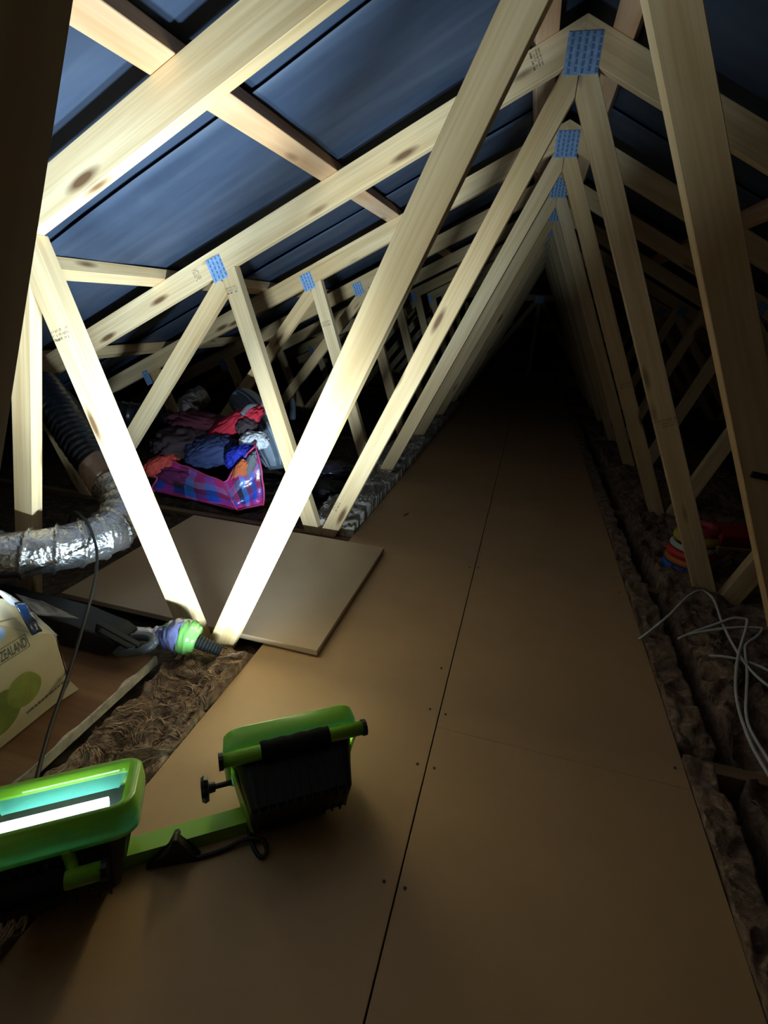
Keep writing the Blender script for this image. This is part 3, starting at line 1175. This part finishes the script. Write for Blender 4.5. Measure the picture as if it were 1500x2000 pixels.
# pale blue round print on the flap
vs = [(XF + 0.0008 - K0.x, 0.636 + 0.021 * math.cos(a * math.pi / 12) - K0.y, 0.303 + 0.018 * math.sin(a * math.pi / 12) - K0.z) for a in range(24)]
mesh_obj('round_print', vs, [tuple(range(24))], PALEBLUE, cx)
# white cut edge of card along the top right


def film(name, pts, mat, parent=None, base=V((0, 0, 0)), nu=14, nv=10, amp=0.006, seed=1, thick=0.0008):
    """crumpled sheet between four corner points"""
    a, b_, c, d = [V(p) for p in pts]
    nrm = (b_ - a).cross(d - a).normalized()
    vs, fs = [], []
    for j in range(nv + 1):
        for i in range(nu + 1):
            u, v_ = i / nu, j / nv
            p = (a * (1 - u) + b_ * u) * (1 - v_) + (d * (1 - u) + c * u) * v_
            e = min(u, 1 - u, v_, 1 - v_) * 4
            p = p + nrm * amp * (noise.noise(p * 40 + V((seed, 0, 0))) + 0.6 * noise.noise(p * 90)) * (0.4 + 0.6 * min(1, e))
            vs.append(p - base)
    for j in range(nv):
        for i in range(nu):
            k = j * (nu + 1) + i
            fs.append((k, k + 1, k + nu + 2, k + nu + 1))
    o = mesh_obj(name, vs, fs, mat, parent, smooth=True)
    md = o.modifiers.new('t', 'SOLIDIFY')
    md.thickness = thick
    return o


nf = film('foil_bag', [(-0.972, 0.684, 0.357), (-0.970, 0.702, 0.350), (-0.966, 0.724, 0.262), (-0.966, 0.699, 0.268)], NAVY_FOIL, amp=0.005, seed=4, thick=0.004)
tag(nf, 'glossy navy foil bag hanging out over the carton edge', 'bag')
wf = film('plastic_bag', [(-0.985, 0.655, 0.412), (-0.990, 0.692, 0.366), (-0.985, 0.724, 0.312), (-0.990, 0.690, 0.345)], CLEAR_BAG, amp=0.004, seed=7, thick=0.002)
wv = film('bag_edge', [(-0.986, 0.715, 0.318), (-0.984, 0.729, 0.302), (-0.982, 0.772, 0.214), (-0.984, 0.758, 0.218)], CLEAR_BAG, wf, amp=0.004, seed=8, thick=0.002)
tag(wf, 'milky plastic bag edge along the open top of the carton', 'bag')
gf = film('plastic_sheet', [(-1.308, 0.935, 0.163), (-1.200, 0.925, 0.168), (-1.070, 0.912, 0.150), (-1.185, 0.885, 0.152)], GREY_FILM, amp=0.006, seed=9, thick=0.0015)
tag(gf, 'grey translucent plastic sheet lying on the black case', 'sheet')

# ------------------------------------------------------------------ black case with buckle and the rubber ring
bm = bmesh.new()
poly = [V((-1.42, 0, 0.055)), V((-1.00, 0, 0.055)), V((-0.965, 0, 0.075)), V((-0.955, 0, 0.100)), V((-0.985, 0, 0.118)), V((-1.10, 0, 0.136)), V((-1.42, 0, 0.148))]
prism(bm, poly, 0.90, 0.99, V((0, 1, 0)))
ck = thing('tool_case', 'long black tapered tool case lying behind the carton', 'case', (-1.2, 0.945, 0.05))
o = bm_obj('case_body', bm, CASE_BLACK, ck, bevel=0.006, seg=2)
o.location = -V(ck.location)
rot2 = Matrix.Rotation(0.32, 3, 'Y')
bm = bmesh.new()
for dz in (-0.012, 0.012):
    add_box(bm, tuple(rot2 @ V((0, 0, dz))), (0.13, 0.016, 0.006), rot2)
for dx in (-0.062, 0.062):
    add_box(bm, tuple(rot2 @ V((dx, 0, 0))), (0.008, 0.016, 0.026), rot2)
o = bm_obj('buckle', bm, CASE_BLACK, ck, bevel=0.0015)
o.location = V((-0.955, 0.915, 0.118)) - V(ck.location)
rg = []
for k in range(33):
    a = 2 * math.pi * k / 32
    rg.append(V((-0.925 + 0.058 * math.cos(a), 0.935 + 0.030 * math.sin(a), 0.088 + 0.018 * math.cos(a + 0.6) + 0.016 * math.sin(a))))
v, f = tube_data(rg, 0.0125, 10)
tag(mesh_obj('rubber_ring', v, f, HOSE_GREY, None, smooth=True), 'grey-blue rubber ring hooked on the end of the black case', 'ring')

# ------------------------------------------------------------------ plastic wrapped tool with lime band
wt = thing('wrapped_tool', 'plastic-wrapped tool with lime green band and black ribbed handle beside the web feet', 'tool', (-0.86, 1.02, 0.05))
W0 = V(wt.location)


def lathe_along(pth, prof, mat, name, seg=20, wob=0.0):
    pts = smooth_path(pth, 10)
    n = len(pts)

    def rad(i, th):
        t = i / (n - 1) * (len(prof) - 1)
        k = min(int(t), len(prof) - 2)
        r = prof[k] + (prof[k + 1] - prof[k]) * (t - k)
        return r * (1 + wob * noise.noise(V((i * 0.35, 2 * math.cos(th), 2 * math.sin(th)))))
    v, f = tube_data([p - W0 for p in pts], rad, seg)
    return mesh_obj(name, v, f, mat, wt, smooth=True)


lathe_along([(-1.02, 0.985, 0.080), (-0.95, 0.990, 0.078), (-0.90, 1.000, 0.078)], [0.010, 0.018, 0.024], CLEAR_BAG, 'wrap_tail', wob=0.4)
lathe_along([(-0.905, 1.000, 0.078), (-0.875, 1.006, 0.080), (-0.845, 1.012, 0.082)], [0.022, 0.036, 0.047], VIOLET_WRAP, 'wrap_body', wob=0.15)
lathe_along([(-0.870, 1.006, 0.086), (-0.848, 1.010, 0.088), (-0.815, 1.020, 0.080)], [0.034, 0.046, 0.045], VIOLET_WRAP, 'wrap_body', wob=0.15)
o = lathe_along([(-0.835, 1.012, 0.086), (-0.812, 1.018, 0.082), (-0.792, 1.022, 0.076)], [0.0465, 0.049, 0.034], LIME_WRAP, 'lime_band', wob=0.08)
tag(o, 'lime green band')
o = lathe_along([(-0.885, 1.004, 0.100), (-0.868, 1.007, 0.100), (-0.848, 1.010, 0.098)], [0.012, 0.028, 0.026], LIME_WRAP, 'lime_band', wob=0.1)
hp = smooth_path([(-0.795, 1.022, 0.070), (-0.760, 1.028, 0.058), (-0.728, 1.034, 0.046)], 14)
v, f = tube_data([p - W0 for p in hp], lambda i, a: 0.018 + 0.003 * (i % 3 == 0) - 0.0001 * i, 14)
tag(mesh_obj('ribbed_handle', v, f, CASE_BLACK, wt), 'black ribbed handle')

# ------------------------------------------------------------------ insulation


def batt(name, x0, x1, y0, y1, zt, amp, mat, label, seed, res=0.008, strands=0, smat=None, zb=-0.11, fr_=10.0):
    root = None
    nx = max(4, int((x1 - x0) / res))
    ny = max(4, int((y1 - y0) / res))
    vs, fs = [], []
    for j in range(ny + 1):
        for i in range(nx + 1):
            x = x0 + (x1 - x0) * i / nx
            y = y0 + (y1 - y0) * j / ny
            w = V((x * 7 + seed, y * 7, seed * 1.7))
            wx = noise.noise_vector(w)
            q = V((x * fr_, y * fr_, seed)) + wx * 1.3
            h = 1 - abs(noise.noise(q)) * 2
            h2 = 1 - abs(noise.noise(q * 2.7 + V((3, 1, 4)))) * 2
            h3 = noise.noise(V((x * 3.5, y * 3.5, seed + 9)))
            z = zt + amp * (0.75 * h + 0.34 * h2 + 0.8 * h3)
            vs.append((x + wx.x * 0.008, y + wx.y * 0.008, max(z, zb)))
    for j in range(ny):
        for i in range(nx):
            k = j * (nx + 1) + i
            fs.append((k, k + 1, k + nx + 2, k + nx + 1))
    # skirt down to the lining
    ring = [i for i in range(nx + 1)] + [j * (nx + 1) + nx for j in range(1, ny + 1)] + \
           [ny * (nx + 1) + i for i in range(nx - 1, -1, -1)] + [j * (nx + 1) for j in range(ny - 1, 0, -1)]
    b = len(vs)
    for k in ring:
        vs.append((vs[k][0], vs[k][1], zb))
    for k in range(len(ring)):
        k2 = (k + 1) % len(ring)
        fs.append((ring[k], b + k, b + k2, ring[k2]))
    o = mesh_obj(name, vs, fs, mat, smooth=True)
    tag(o, label, 'insulation', 'insulation in the bays', 'stuff')
    if strands:
        rnd = random.Random(seed)
        sv, sf = [], []
        for _ in range(strands):
            px, py = rnd.uniform(x0 + .01, x1 - .01), rnd.uniform(y0 + .01, y1 - .01)
            p = V((px, py, 0))
            path = []
            L = rnd.randint(6, 13)
            sg = rnd.choice((-1, 1))
            wob = rnd.uniform(-0.5, 0.5)
            lift = rnd.uniform(-0.001, 0.006)
            st_ = rnd.uniform(0.005, 0.010)
            for k in range(L):
                i = min(max(int((p.x - x0) / (x1 - x0) * nx), 0), nx)
                j = min(max(int((p.y - y0) / (y1 - y0) * ny), 0), ny)
                zz = vs[j * (nx + 1) + i][2]
                path.append(V((p.x, p.y, zz + lift * math.sin(math.pi * k / (L - 1)))))
                a = 7.0 * noise.noise(V((p.x * 7, p.y * 7, seed))) + wob
                p = p + V((math.cos(a), math.sin(a), 0)) * st_ * sg
                p.x = min(max(p.x, x0 + 0.004), x1 - 0.004)
                p.y = min(max(p.y, y0 + 0.004), y1 - 0.004)
            r = rnd.choice((0.0005, 0.0007, 0.0009, 0.0013, 0.0019))
            tube_data(path, lambda i_, th: r * (0.25 + math.sin(math.pi * (i_ + 0.4) / L)), 4, True, sv, sf)
        s_ = mesh_obj('wool_strands', sv, sf, smat or mat, o, smooth=True)
        s_['kind'] = 'stuff'
    return o


batt('insulation', -0.862, -0.668, 0.28, 1.088, -0.018, 0.040, WOOL, 'brown wool insulation in the gap between the brown board and the floor', 2.0, 0.005, 2600, WOOL)
batt('insulation', -3.30, -0.875, 0.24, 1.088, -0.045, 0.02, WOOL_SHADED, 'dark insulation under the brown board and the carton', 3.0, 0.03)
batt('insulation', -3.30, -0.668, 1.134, 1.988, -0.050, 0.015, WOOL_SHADED, 'dark insulation under the loose board', 4.0, 0.03)
for k in range(1, 5):
    ya, yb = Y0 + k * STEP + 0.04, Y0 + (k + 1) * STEP - 0.006
    nm = ['beside the tartan bag and the left floor edge', 'past the third truss along the left floor edge',
          'past the fourth truss along the left floor edge', 'past the fifth truss along the left floor edge'][k - 1]
    batt('insulation', -0.90, -0.667, ya, yb, 0.004, 0.050, WOOL_GREY, 'grey lumpy insulation ' + nm, 10.0 + k, 0.008 if k < 3 else 0.014,
         900 if k < 3 else 0, WOOL_GREY)
    batt('insulation', -3.30, -0.905, ya, yb, -0.035, 0.03, WOOL_SHADED, 'dark insulation ' + nm.replace('along the left floor edge', 'in the left eaves').replace('and the left floor edge', 'in the left eaves'), 20.0 + k, 0.03)
RN = ['nearest bay on the right, at the bottom right corner', 'right bay under the white cables', 'right bay beside the coloured rings',
      'right bay past the third truss', 'right bay past the fourth truss', 'right bay past the fifth truss']
for k in range(-1, 5):
    ya, yb = Y0 + (k) * STEP + 0.04, Y0 + (k + 1) * STEP - 0.006
    near = k < 2
    batt('insulation', 0.482, 0.545 if k != 0 else 0.56, ya, yb, -0.002, 0.020, WOOL_DIM, 'tan insulation edge turned up against the floor, ' + RN[k + 1], 30.0 + k, 0.006 if near else 0.012)
    batt('insulation', 0.62, 1.5, ya, yb, -0.030, 0.050, WOOL_DIM, 'brown clumped insulation, ' + RN[k + 1], 40.0 + k, 0.010 if near else 0.02, 1800 if near else 0, WOOL_DIM)
    batt('insulation', 1.5, 3.3, ya, yb, -0.045, 0.030, WOOL_SHADED, 'dark insulation in the right eaves, ' + RN[k + 1], 50.0 + k, 0.04)

# ------------------------------------------------------------------ tartan bag and clothes
bag = thing('tartan_bag', 'open blue and magenta checked storage bag full of clothes, behind the loose board', 'bag', (-1.45, 2.3, 0))
G0 = V(bag.location)
base = [V((-1.275, 2.055, 0.0)), V((-1.205, 2.175, 0.0)), V((-1.43, 2.50, 0.0)), V((-1.78, 2.62, 0.0)), V((-1.93, 2.42, 0.0)), V((-1.80, 2.13, 0.0))]
rim = [V((-1.385, 2.120, 0.112)), V((-1.255, 2.215, 0.290)), V((-1.42, 2.48, 0.33)), V((-1.75, 2.58, 0.28)), V((-1.92, 2.42, 0.16)), V((-1.76, 2.19, 0.165))]


def ring_pt(loop, t):
    n = len(loop)
    t = (t % 1.0) * n
    i = int(t)
    return loop[i % n].lerp(loop[(i + 1) % n], t - i)


NU, NV = 96, 14
vs, fs = [], []
uvs = []
per = sum((base[i] - base[(i + 1) % 6]).length for i in range(6))
for j in range(NV + 1):
    v_ = j / NV
    for i in range(NU):
        t = i / NU
        p = ring_pt(base, t).lerp(ring_pt(rim, t), v_)
        c = V((-1.52, 2.34, p.z))
        out = (p - c)
        out.z = 0
        out.normalize()
        bul = math.sin(math.pi * v_) * 0.022
        p = p + out * (bul + 0.020 * noise.noise(V((t * 22, v_ * 5, 1)))) * (1 if v_ > 0 else 0)
        p.z += 0.022 * noise.noise(V((t * 26, 4, v_))) * v_
        p.z = max(p.z, 0.001)
        vs.append(p - G0)
for j in range(NV):
    for i in range(NU):
        i2 = (i + 1) % NU
        fs.append((j * NU + i, j * NU + i2, (j + 1) * NU + i2, (j + 1) * NU + i))
fs.append(tuple(reversed(range(NU))))
o = mesh_obj('bag_body', vs, fs, TARTAN, bag, smooth=True)
uvl = o.data.uv_layers.new(name='UVMap')
for p in o.data.polygons:
    for li, vi in zip(p.loop_indices, p.vertices):
        i, j = vi % NU, vi // NU
        u = i / NU
        if len(p.vertices) == 4 and max(vv % NU for vv in p.vertices) == NU - 1 and i == 0:
            u = 1.0
        uvl.data[li].uv = (u * per, j / NV * 0.30)


def bag_line(pts, r=0.005):
    return tube_obj('edge_binding', [p - G0 for p in smooth_path(pts, 8)], r, PINK_PIPE, bag, 6)


def surf(t, v_):
    j = min(int(round(v_ * NV)), NV)
    return V(vs[j * NU + int(round(t * NU)) % NU]) + G0


for t in (0.0, 1 / 6, 5 / 6):
    bag_line([surf(t, k / 6) + (surf(t, k / 6) - V((-1.52, 2.34, surf(t, k / 6).z))).normalized() * 0.003 for k in range(7)])
bag_line([surf(k / 48, 1.0) + V((0, 0, 0.002)) for k in range(49)], 0.005)
bag_line([surf(k / 24 - 1 / 6, 0.0) + V((0, 0, 0.006)) for k in range(9)], 0.005)


def garment(name, c, size, mat, label, seed, yaw=0.0, tiltx=0.0, tilty=0.0, amp=0.30, fold=9.0, nu=72, nv=36):
    """crumpled heap of cloth: a squashed closed surface with ridged folds"""
    vs, fs = [], []
    R = Matrix.Rotation(yaw, 3, 'Z') @ Matrix.Rotation(tiltx, 3, 'X') @ Matrix.Rotation(tilty, 3, 'Y')
    vs.append(V((0, 0, -1)))
    for j in range(1, nv):
        ph = -math.pi / 2 + math.pi * j / nv
        for i in range(nu):
            th = 2 * math.pi * i / nu
            d = V((math.cos(ph) * math.cos(th), math.cos(ph) * math.sin(th), math.sin(ph)))
            vs.append(d)
    vs.append(V((0, 0, 1)))
    out = []
    for d in vs:
        w = noise.noise_vector(d * 1.3 + V((seed, 2, 3)))
        r = 1 - abs(noise.noise(V((d.x * fold * 0.35, d.y * fold * 0.35, d.z * 2 + seed)) + w * 1.2)) * 2
        r2 = noise.noise(d * 3.1 + V((0, seed, 0)))
        r3 = 1 - abs(noise.noise(d * 5.5 + w * 2.0 + V((seed, 7, 0)))) * 2
        k = 1 + amp * (0.6 * r + 0.5 * r2 + 0.28 * r3)
        e = V((math.copysign(abs(d.x) ** 0.8, d.x), math.copysign(abs(d.y) ** 0.8, d.y), d.z)) * k
        out.append(R @ V((e.x * size[0], e.y * size[1], e.z * size[2])))
    for i in range(nu):
        i2 = (i + 1) % nu
        fs.append((0, 1 + i2, 1 + i))
    for j in range(nv - 2):
        for i in range(nu):
            i2 = (i + 1) % nu
            a = 1 + j * nu
            fs.append((a + i, a + i2, a + nu + i2, a + nu + i))
    last = len(out) - 1
    b = 1 + (nv - 2) * nu
    for i in range(nu):
        i2 = (i + 1) % nu
        fs.append((b + i, b + i2, last))
    o = mesh_obj(name, out, fs, mat, smooth=True)
    o.location = c
    return tag(o, label, 'clothing', 'clothes piled in the tartan bag')


garment('blanket', (-1.78, 2.42, 0.19), (0.16, 0.17, 0.085), C_BROWN, 'dark umber blanket at the back left of the open bag', 1.0, 0.2)
garment('maroon_sweater', (-1.74, 2.52, 0.29), (0.17, 0.10, 0.05), C_MAROON, 'dark maroon sweater on top below the foil elbow', 2.0, 0.1, 0, 0.1)
garment('red_jacket', (-1.50, 2.45, 0.33), (0.165, 0.07, 0.05), C_RED, 'red jacket with a grey stripe sloping up to the right', 3.0, 0.25, 0.2, -0.55, 0.22)
garment('jeans', (-1.56, 2.30, 0.205), (0.12, 0.085, 0.058), C_NAVY, 'folded navy blue jeans in the middle of the bag', 4.0, 0.5, 0.25, -0.25, 0.30, 11)
garment('coral_shirt', (-1.80, 2.20, 0.125), (0.085, 0.055, 0.045), C_CORAL, 'coral red shirt sticking out of the left corner of the bag', 5.0, 0.4, 0.2, -0.4, 0.25)
garment('plum_shirt', (-1.68, 2.18, 0.085), (0.12, 0.05, 0.045), C_PURPLE, 'crumpled plum shirt at the low front rim of the bag', 6.0, -0.1, 0.2, 0.1, 0.35)
garment('royal_blue_shirt', (-1.345, 2.24, 0.210), (0.075, 0.055, 0.06), C_BLUE, 'bright royal blue shirt at the right front of the bag', 7.0, 0.3, 0.3, -0.25, 0.25)
garment('white_shirt', (-1.325, 2.33, 0.285), (0.065, 0.05, 0.038), C_WHITE, 'white shirt bunched above the royal blue one', 8.0, 0.3, 0.3, -0.1, 0.30)
garment('orange_cloth', (-1.315, 2.155, 0.155), (0.030, 0.022, 0.075), C_ORANGE, 'orange cloth tucked into the front corner of the bag', 9.0, 0.4, 0.2, 0.35, 0.25)
garment('grey_scarf', (-1.270, 2.175, 0.190), (0.022, 0.02, 0.075), C_GREY, 'grey scarf between the orange cloth and the bag rim', 10.0, 0.4, 0.2, 0.35, 0.3)
garment('charcoal_top', (-1.40, 2.40, 0.33), (0.05, 0.05, 0.045), C_BROWN, 'charcoal top with a pale collar beside the red jacket', 12.0, 0.3, 0.1, 0.3, 0.3)
# grey stripe of the jacket as a part
jk = bpy.data.objects['red_jacket']
v, f = tube_data(smooth_path([(0.085, -0.075, 0.075), (0.098, -0.02, 0.108), (0.115, 0.05, 0.10)], 6), 0.014, 8)
tag(mesh_obj('stripe', v, f, C_GREY, jk, smooth=True), 'grey stripe')

# ------------------------------------------------------------------ slate sports bag behind
sb = thing('sports_bag', 'slate grey sports bag with pale piped panels leaning behind the tartan bag', 'bag', (-1.42, 2.68, 0.0))
S0 = V(sb.location)
path = smooth_path([(-1.66, 2.74, 0.42), (-1.55, 2.72, 0.36), (-1.44, 2.69, 0.24), (-1.365, 2.66, 0.11), (-1.345, 2.64, 0.04)], 10)
n = len(path)


def srad(i, th):
    t = i / (n - 1)
    e = (math.sin(math.pi * min(1, max(0, 0.10 + 0.83 * t)))) ** 0.45
    return e * 0.105 * (1 + 0.04 * noise.noise(V((i * 0.2, math.cos(th) * 2, math.sin(th) * 2))))


v, f = tube_data([p - S0 for p in path], srad, 28)
mesh_obj('bag_shell', v, f, BAG_GREY, sb, smooth=True)


def bag_panel(th0, th1, i0, i1, mat, name, lift=0.004):
    """raised panel following the shell"""
    up = None
    vs, fs = [], []
    rows = 0
    frames = []
    for i, p in enumerate(path):
        t = (path[min(i + 1, n - 1)] - path[max(i - 1, 0)]).normalized()
        if up is None:
            up = V((0, 0, 1)) if abs(t.z) < 0.9 else V((1, 0, 0))
        a = (up - t * up.dot(t)).normalized()
        up = a
        frames.append((p, a, t.cross(a)))
    m = 6
    for i in range(i0, i1 + 1):
        p, a, b_ = frames[i]
        for k in range(m + 1):
            th = th0 + (th1 - th0) * k / m
            vs.append(p + (a * math.cos(th) + b_ * math.sin(th)) * (srad(i, th) + lift) - S0)
        rows += 1
    for i in range(rows - 1):
        for k in range(m):
            q = i * (m + 1) + k
            fs.append((q, q + 1, q + m + 2, q + m + 1))
    o = mesh_obj(name, vs, fs, mat, sb, smooth=True)
    md = o.modifiers.new('t', 'SOLIDIFY')
    md.thickness = 0.004
    md.offset = 0
    return o


SB_TH = [0.0]
for a0, a1, i0, i1, mt, nm in ((0.05, 0.45, 3, 36, BAG_LIGHT, 'side_panel'), (0.95, 1.45, 18, 37, BAG_LIGHT, 'side_panel'), (0.60, 0.72, 2, 36, BAG_LIGHT, 'piping'),
                               (1.62, 1.74, 6, 38, BAG_LIGHT, 'piping'), (1.95, 2.4, 8, 37, BAG_LIGHT, 'side_panel')):
    bag_panel(a0, a1, i0, i1, mt, nm)

# dark folded sheeting on the insulation right of the bag
for k, (c, sz, yw, lab) in enumerate((((-1.05, 2.42, 0.035), (0.17, 0.10, 0.035), 0.5, 'black folded plastic sheeting beside the front corner of the tartan bag'),
                                      ((-1.05, 2.95 - .24, 0.05), (0.13, 0.10, 0.045), 0.8, 'blue-black folded sheeting behind the first bundle, near the third truss foot'))):
    o = garment('plastic_sheeting', c, sz, CASE_BLACK if k == 0 else plain('ink_blue_film', (0.02, 0.022, 0.05), 0.35, spec=0.6), lab, 20.0 + k, yw, amp=0.25, fold=14)
    o['category'] = 'sheeting'
    del o['group']

# pale blue bottle hanging at the third truss
bt = thing('pale_bottle', 'small pale blue bottle standing in the dark beyond the third truss', 'bottle', (-1.911, 4.05, 0.012))
prof = [(0.0, 0.022), (0.01, 0.026), (0.13, 0.027), (0.160, 0.022), (0.175, 0.013), (0.185, 0.013)]
v, f = tube_data([V((0, 0, z)) for z, r in prof], lambda i, a: prof[i][1], 14)
mesh_obj('bottle_body', v, f, plain('pale_blue_plastic', (0.52, 0.66, 0.90), 0.35), bt, smooth=True)
bm = bmesh.new()
bmesh.ops.create_cone(bm, cap_ends=True, segments=12, radius1=0.020, radius2=0.018, depth=0.018)
o = bm_obj('cap', bm, plain('red_cap', (0.35, 0.08, 0.06), 0.5), bt)
o.location = (0, 0, 0.192)
# ------------------------------------------------------------------ coloured rings and strips at the right


def torus_ring(name, c, R, r, mat, label):
    pts = [V((R * math.cos(2 * math.pi * k / 28), R * math.sin(2 * math.pi * k / 28), 0)) for k in range(29)]
    v, f = tube_data(pts, r, 10, caps=False)
    o = mesh_obj(name, v, f, mat, smooth=True)
    o.location = c
    return tag(o, label, 'ring', 'stacked coloured rings by the right truss foot')


torus_ring('toy_ring', (0.757, 2.220, 0.017), 0.080, 0.017, plain('ring_blue', (0.02, 0.16, 0.62), 0.3), 'blue ring at the bottom of the stack behind the right web foot')
torus_ring('toy_ring', (0.757, 2.220, 0.052), 0.078, 0.016, plain('ring_orange', (0.62, 0.16, 0.03), 0.35), 'orange ring above the blue one in the stack')
torus_ring('toy_ring', (0.757, 2.220, 0.084), 0.078, 0.016, plain('ring_red', (0.62, 0.04, 0.03), 0.35), 'red ring above the orange one in the stack')
torus_ring('toy_ring', (0.757, 2.220, 0.114), 0.074, 0.012, plain('ring_white', (0.55, 0.62, 0.58), 0.35), 'thin white ring above the red one in the stack')
torus_ring('toy_ring', (0.762, 2.225, 0.150), 0.066, 0.020, plain('ring_yellow', (0.60, 0.44, 0.08), 0.35), 'yellow ring near the top of the stack')
torus_ring('toy_ring', (0.767, 2.230, 0.190), 0.058, 0.018, plain('ring_crimson', (0.50, 0.05, 0.08), 0.35), 'crimson ring at the very top of the stack')
for k, (z, m_, lab) in enumerate(((0.02, plain('slab_yellow', (0.50, 0.36, 0.10), 0.5), 'flat yellow toy box lying right of the rings'),
                                  (0.075, plain('slab_red', (0.42, 0.02, 0.03), 0.5), 'flat red toy box on top of the yellow one'))):
    bm = bmesh.new()
    add_box(bm, (0, 0, 0), (0.24, 0.16, 0.05))
    o = bm_obj('toy_box', bm, m_, bevel=0.006, seg=2)
    o.location = (1.03, 2.52 + 0.01 * k, z)
    o.rotation_euler = (0, 0, 0.2 + 0.06 * k)
    tag(o, lab, 'toy')

# ------------------------------------------------------------------ white cables at the right
wc1 = smooth_path([(0.462, 1.570, 0.012), (0.500, 1.590, 0.050), (0.555, 1.640, 0.090), (0.620, 1.735, 0.110), (0.680, 1.800, 0.112), (0.715, 1.775, 0.098),
                   (0.712, 1.660, 0.080), (0.708, 1.530, 0.075), (0.715, 1.420, 0.075), (0.745, 1.360, 0.070), (0.82, 1.30, 0.05)], 8)
tag(tube_obj('white_cable', wc1, 0.0042, WHITE_PVC, seg=8), 'white cable arching up from the floor edge at the right', 'cable', 'loose white cables on the right')
wc2 = smooth_path([(0.575, 1.580, 0.035), (0.625, 1.610, 0.055), (0.690, 1.640, 0.080), (0.740, 1.665, 0.098), (0.774, 1.668, 0.101), (0.779, 1.66, 0.100),
                   (0.765, 1.620, 0.092), (0.725, 1.530, 0.080), (0.690, 1.445, 0.075), (0.655, 1.340, 0.068), (0.640, 1.270, 0.060), (0.632, 1.200, 0.055), (0.630, 1.120, 0.050),
                   (0.645, 1.03, 0.04)], 8)
tag(tube_obj('white_cable', wc2, 0.0042, WHITE_PVC, seg=8), 'white cable with a sharp kink, second from the floor edge', 'cable', 'loose white cables on the right')
wc3 = smooth_path([(0.600, 1.590, 0.050), (0.680, 1.615, 0.072), (0.750, 1.630, 0.088), (0.803, 1.634, 0.096), (0.812, 1.630, 0.096), (0.790, 1.595, 0.090), (0.742, 1.540, 0.082),
                   (0.725, 1.490, 0.078), (0.705, 1.410, 0.072), (0.672, 1.310, 0.066), (0.650, 1.240, 0.060), (0.642, 1.18, 0.055), (0.652, 1.09, 0.05), (0.668, 1.02, 0.04)], 8)
tag(tube_obj('white_cable', wc3, 0.0042, WHITE_PVC, seg=8), 'white cable kinked furthest right, its end running down beside the second', 'cable', 'loose white cables on the right')
wc4 = smooth_path([(0.640, 1.500, 0.045), (0.680, 1.490, 0.058), (0.730, 1.465, 0.070), (0.780, 1.420, 0.072), (0.83, 1.34, 0.05)], 8)
tag(tube_obj('white_cable', wc4, 0.0042, WHITE_PVC, seg=8), 'short white cable end lowest among the loops, running off to the right', 'cable', 'loose white cables on the right')

# nail lying on the floor
nl = bmesh.new()
bmesh.ops.create_cone(nl, cap_ends=True, segments=8, radius1=0.0018, radius2=0.0018, depth=0.042)
no = bm_obj('nail', nl, SCREW)
no.location = (-0.497, 2.343, 0.0022)
no.rotation_euler = (0, math.pi / 2, 1.15)
tag(no, 'single dark nail lying on the floor boards', 'nail')
